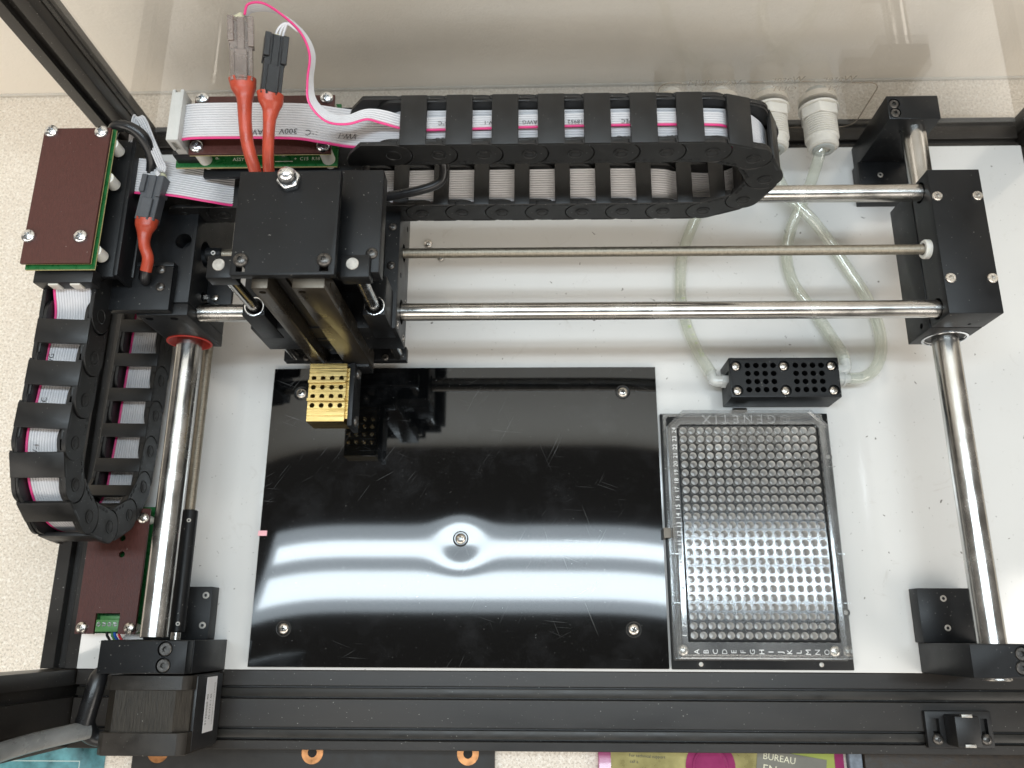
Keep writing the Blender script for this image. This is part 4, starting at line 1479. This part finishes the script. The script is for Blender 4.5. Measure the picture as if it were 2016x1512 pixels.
part(sk, 'housing', cut(MB().box(-244.0, -238.4, 212.8, 239.4, 112.6, 121.8, 0.5), MB().box(-242.4, -240.0, 211, 214.6, 110, 119.6, 0).box(-242.4, -240.0, 237.6, 241, 110, 124, 0)), 'idc')
part(sk, 'latch_bar', MB().box(-243.6, -238.8, 213.4, 238.8, 108.6, 112.4, 0.3), 'idc')

bd = thing('circuit_board', 'circuit board with brown cover and green terminal block beside the left rail', 'circuit board', (-295, 32, 1))
hol = MB().box(-300.6, -288.2, -5, 9.6, 5, 20, 0).cyl((-291.5, 38.9, 5), (-291.5, 38.9, 20), 1.6, 18).cyl((-292.2, 47.2, 5), (-292.2, 47.2, 20), 1.6, 18)
part(bd, 'cover_sheet', cut(MB().box(-310.2, -279.6, -0.5, 62.5, 12.0, 13.6, 0.12, 1), hol), 'cover')
part(bd, 'board', MB().box(-309.8, -278.6, -0.2, 64.5, 3.6, 5.2, 0.1, 1), 'pcb')
cover_screws(bd, [(-306.6, 2.6), (-282.3, 2.4), (-282.5, 57.4)], 13.6, 'panss', 0.95)
for x, y in ((-306.6, 2.6), (-282.3, 2.4), (-282.5, 57.4)):
    part(bd, 'standoff', MB().cyl((x, y, 0.1), (x, y, 12.0), 2.2, 18), 'nylon')
tb = part(bd, 'terminal_block', MB().box(-300.2, -288.6, 0.6, 6.4, 5.2, 13.2, 0.25).box(-300.0, -288.8, 6.4, 8.4, 5.2, 10.0, 0.2), 'terminal')
for k in range(4):
    x = -298.6 + k * 2.8
    part(tb, 'terminal_screw', cut(MB().cyl((x, 4.2, 12.0), (x, 4.2, 13.45), 1.05, 18), MB().box(x - 2, x + 2, 4.0, 4.4, 13.0, 14, 0, 1, None)), 'zinc')
for x, mt in ((-296.2, 'wire_k'), (-293.6, 'terminal'), (-292.2, 'wire_b'), (-290.0, 'wire_r')):
    part(bd, 'wire', MB().tube([(x, 2, 8), (x + 0.2, -0.8, 8.5), (x + 0.4, -3.0, 6), (x + 0.6, -6, 2)], 0.65, 10), mt)


# ------------------------------------------------------------ wire connectors and red heat-shrink cables
def connector(name, label, base, d, wd, ln, W, T, m1, m2, group):
    """four-pin housing pair; d along it, wd its width direction"""
    d = V3(d).normalized()
    wd = (V3(wd) - d * V3(wd).dot(d)).normalized()
    n = wd.cross(d).normalized()
    if n.z < 0:
        n = -n
    rot = Matrix((wd, d, n)).transposed().to_4x4()
    mm = Matrix.Translation(V3(base)) @ rot
    t = thing(name, label, 'connector', base, group)

    def bx(pn, x0, x1, y0, y1, z0, z1, mt, par=t, bev=0.25):
        return part(par, pn, MB().box(x0, x1, y0, y1, z0, z1, bev, 1, mm), mt)
    bx('socket_half', -W / 2 + .6, W / 2 - .6, 0, ln * 0.60, -T / 2, T / 2, m1)
    h = bx('plug_half', -W / 2, W / 2, ln * 0.58, ln, -T / 2 - .3, T / 2 + .1, m1)
    bx('side_rib', -W / 2 - .1, -W / 2 + 2.4, ln * 0.60, ln * 0.99, T / 2, T / 2 + 1.3, m2, h)
    bx('side_rib', W / 2 - 2.4, W / 2 + .1, ln * 0.52, ln * 0.99, T / 2, T / 2 + 1.3, m2, h)
    bx('centre_rib', -1.5, 1.5, ln * 0.45, ln * 0.985, T / 2, T / 2 + 0.8, m2, h)
    bx('latch', -2.5, 2.5, 0.6, ln * 0.46, T / 2, T / 2 + 1.5, m2)
    bx('latch_step', -2.3, 2.3, -0.3, ln * 0.12, T / 2, T / 2 + 0.9, m2)
    return t, mm


gw = 'inline wire connectors'
t, mm = connector('wire_connector', 'smoky translucent wire connector standing tallest above a red cable', (-200.9, 222.0, 148.5), (-0.06, 1, 0.16), (1, 0.05, -0.25), 28.5, 10.4, 6.0, 'smoky', 'smoky', gw)
part(t, 'inner_core', MB().box(-3.0, 3.0, 3, 27, -1.8, 1.8, 0.2, 1, mm), 'blackhousing')
part(t, 'glue_blob', MB().lathe(mm @ V3((-0.8, 27.8, 0)), mm.to_3x3() @ V3((0.2, 1, 0)), [(0, 3.4), (1.2, 3.0), (2.6, 1.6), (4, 0.7)], 14), 'glue')
t, mm = connector('wire_connector', 'black wire connector leaning beside the translucent one above a red cable', (-188.9, 215.6, 147.5), (0.06, 1, 0.14), (1, -0.18, -0.5), 27.0, 9.6, 6.0, 'blackhousing', 'blackhousing', gw)
part(t, 'glue_blob', MB().lathe(mm @ V3((0, 26.4, 0)), mm.to_3x3() @ V3((0, 1, 0)), [(0, 3.4), (0.8, 3.0), (1.4, 1.0)], 14), 'glue')
for k in (-1, 0, 1):
    part(t, 'wire', MB().tube([mm @ V3((k * 1.4 + 1, 26.5, 0)), mm @ V3((k * 1.3 + 1.5, 30.5, 1.0)), (-182.5 + k * 0.5, 248.2, 153), (-177.5 + k * .4, 245.0, 151.5)], 0.55, 8), 'ribbon')
t, mm = connector('wire_connector', 'grey wire connector lying by the left circuit board above a red cable', (-260.4, 185.4, 96.0), (0.13, 1, 0.06), (1, -0.12, 0), 22.6, 10.6, 6.2, 'greyhousing', 'greyhousing', gw)
part(t, 'glue_blob', MB().lathe(mm @ V3((1.5, 22.3, 0)), mm.to_3x3() @ V3((0.4, 1, 0)), [(0, 3.0), (1.6, 2.6), (3, 1.2)], 14), 'glue')


def red_cable(label, pts, rs, wd, tail):
    t = thing('red_cable', label, 'cable', pts[-1], 'cables in red heat shrink')
    m = MB().tube(pts, rs, 18, 7)
    part(t, 'heat_shrink', m, 'redtube', 60)
    if tail:
        part(t, 'black_sheath', MB().tube(tail, 2.2, 14, 6), 'rubber')
    return t


def flared(pts, rs, wd, k=1.75):
    """flatten the flared mouth across the connector width"""
    return pts, rs


def red(label, pts, rs, tail, wdir, nrm, mouth):
    t = thing('red_cable', label, 'cable', pts[-1], 'cables in red heat shrink')
    m = MB().tube(pts, rs, 20, 8)
    p0 = V3(pts[0])
    wdir, nrm = V3(wdir).normalized(), V3(nrm).normalized()
    for v in m.V:
        d = (v - p0)
        f = max(0.0, 1 - d.length / mouth)
        a = d.dot(wdir)
        v += wdir * a * 0.55 * f
        # a few soft lengthwise creases
        v += nrm * 0.07 * math.sin(a * 2.1 + d.length * 0.25)
    part(t, 'heat_shrink', m, 'redtube', 60)
    if tail:
        part(t, 'black_sheath', MB().tube(tail, 2.3, 14, 6), 'rubber')
    return t


red('red heat-shrunk cable rising to the translucent connector', [(-201.0, 224.2, 148.6), (-200.7, 220.5, 147.6), (-200.0, 215.5, 146.4), (-199.6, 206, 144), (-198.6, 197, 141), (-196.2, 188.0, 136.5), (-194.5, 180, 128), (-194, 172, 118)], [4.3, 4.1, 3.1, 2.75, 2.65, 2.6, 2.6, 2.6], None, (1, 0, -0.25), (0, 0.3, 1), 11)
red('red heat-shrunk cable rising to the black leaning connector', [(-188.8, 217.2, 147.8), (-188.8, 214.0, 147.0), (-188.9, 209.5, 145.6), (-189.4, 202, 143.4), (-190.2, 194, 139.5), (-190.5, 186.0, 134.5), (-190.2, 179, 126), (-190, 171, 116)], [4.2, 4.0, 2.9, 2.45, 2.4, 2.4, 2.4, 2.4], None, (1, -0.18, -0.5), (0, 0.3, 1), 11)
red('red heat-shrunk cable bending from the grey connector into the left end block', [(-260.3, 186.8, 96.2), (-260.7, 183.6, 95.8), (-261.2, 179.5, 95.0), (-260.9, 174.0, 94.0), (-259.2, 168.5, 92.5), (-260.6, 162.8, 90.2)], [4.2, 4.0, 3.0, 2.6, 2.6, 2.6], [(-260.2, 164.0, 90.7), (-261.6, 160.0, 88), (-263.6, 160.8, 83), (-264.2, 162.5, 78)], (1, -0.12, 0), (0, 0, 1), 10)
solo('black_cable', MB().tube([(-150, 197, 96), (-141, 197.0, 99), (-130, 198.0, 101.5), (-122.6, 200.3, 103), (-120.0, 203.8, 105), (-120.2, 209, 109), (-121.5, 211, 115)], [2.2, 2.2, 2.2, 2.2, 2.1, 2.1, 2.1], 14, 8), 'rubber',
     'thin black heat-shrunk cable hooking from the carriage up into the chain', 'cable')
solo('black_cable', MB().tube([(-282, 228.5, 100), (-276.5, 230.2, 106.0), (-269.8, 229.4, 107.0), (-264.2, 226.0, 104), (-261.6, 219.0, 98), (-264.2, 212.5, 92), (-270, 207.5, 86)], [2.6, 2.8, 2.8, 3.0, 2.6, 2.4, 2.4], 14, 8), 'rubber',
     'black heat-shrunk cable curling round the corner of the left circuit board', 'cable')

# ------------------------------------------------------------ magnetic catch on the front rail
lc = thing('door_catch', 'black magnetic door catch screwed on the front rail at the right', 'catch', (128, -43, -1))
hol = MB()
for x in (117.3, 140.6):
    hol.box(x - 1.7, x + 1.7, -49, -38.5, -5, 8, 0.0)
part(lc, 'base', cut(MB().box(112.4, 144.6, -52.0, -35.0, -0.95, 2.0, 0.6), hol), 'dark')
part(lc, 'magnet_body', MB().box(121.4, 133.0, -50.4, -36.4, 2.0, 13.5, 0.7), 'dark')
for y in (-36.3, -49.6):
    part(lc, 'keeper_plate', MB().box(124.6, 129.6, y - 0.7, y + 0.7, 11.6, 14.1, 0.1), 'dull')
for x in (117.3, 140.6):
    screw(lc, 'button', (x, -48.0, 2.0), 0.9)

# ------------------------------------------------------------ things lying on the bench in front of the frame
pb = thing('pad_board', 'flat black board with three copper rings peeking out under the front rail', 'board', (-198, -90, -40))
part(pb, 'sheet', MB().box(-296, -100.2, -130, -57.5, -39.9, -37.6, 0.2), 'board')
for x in (-282.2, -198.4, -114.6):
    part(pb, 'copper_ring', MB().lathe((x, -61.2, -37.65), (0, 0, 1), [(0, 5.9), (0.12, 5.8), (0.12, 2.5), (0, 2.4)], 40, False, False), 'copper')
    part(pb, 'ring_hole', MB().cyl((x, -61.2, -37.7), (x, -61.2, -37.58), 2.4, 24), 'void')
tc_ = thing('printed_card', 'teal printed card at the lower left corner on the bench', 'card', (-350, -100, -40))
part(tc_, 'sheet', MB().box(-400, -311.6, -160, -57.8, -39.9, -39.2, 0.1), 'teal')
part(tc_, 'printed_frame', MB().box(-390, -325, -66.9, -66.4, -39.2, -39.12, 0).box(-325.4, -324.9, -110, -66.9, -39.2, -39.12, 0), 'tealline')
dc = thing('disc_case', 'magenta tinted disc case with gold and grey inserts in front of the frame', 'disc case', (20, -110, -40))
part(dc, 'tray', MB().box(-45.2, 83.6, -180, -57.6, -39.9, -35.2, 0.5), 'magenta')
part(dc, 'insert_card', MB().box(-38.6, 78.6, -178, -57.9, -35.2, -34.8, 0), 'gold')
part(dc, 'disc_hub', MB().lathe((13.5, -66.0, -34.8), (0, 0, 1), [(0, 13), (0.5, 13), (0.5, 9.5), (0.9, 9.3), (0.9, 8.2), (0.5, 8.0), (0.5, 0.1)], 48, False, False), 'magenta')
m = Matrix.Translation(V3((58, -64, -34.6))) @ Matrix.Rotation(math.radians(-9), 4, 'Z')
part(dc, 'lime_card', MB().box(38.6, 78.3, -110, -58.4, -34.8, -34.66, 0), 'lime')
part(dc, 'grey_card', MB().box(-20, 16, -40, 4, -0.05, 0.1, 0, 1, m), 'greycard')
lt = MB()
rt = (math.cos(math.radians(-9)), math.sin(math.radians(-9)), 0)
up = (-rt[1], rt[0], 0)
lt.text('BUREAU', 4.6, m @ V3((-8.5, 0.6, 0.12)), rt, up, 0.04)
lt.text('EN', 6.0, m @ V3((-13.0, -5.6, 0.12)), rt, up, 0.04)
part(dc, 'card_lettering', lt, 'pale', recalc=False)
lt = MB()
for s, y in (('For technical support', -61.4), ('call a', -64.0)):
    lt.text(s, 2.2, (-19.5 if 'For' in s else -26.5, y, -34.75), (1, -0.05, 0), (0.05, 1, 0), 0.04)
part(dc, 'insert_lettering', lt, 'ink', recalc=False)
bx_ = solo('folder', MB().box(93.5, 260, -190, -58.5, -39.9, -33, 1.2), 'brownbox', 'dark brown folder on the bench below the door catch', 'folder')
solo('grey_sleeve', MB().prism([(86.2, -57.8), (93.0, -57.8), (93.0, -170), (86.2, -170)], 'z', -39.9, -34.5, 0.4), 'bluegrey', 'grey strip between the disc case and the brown folder', 'strip')
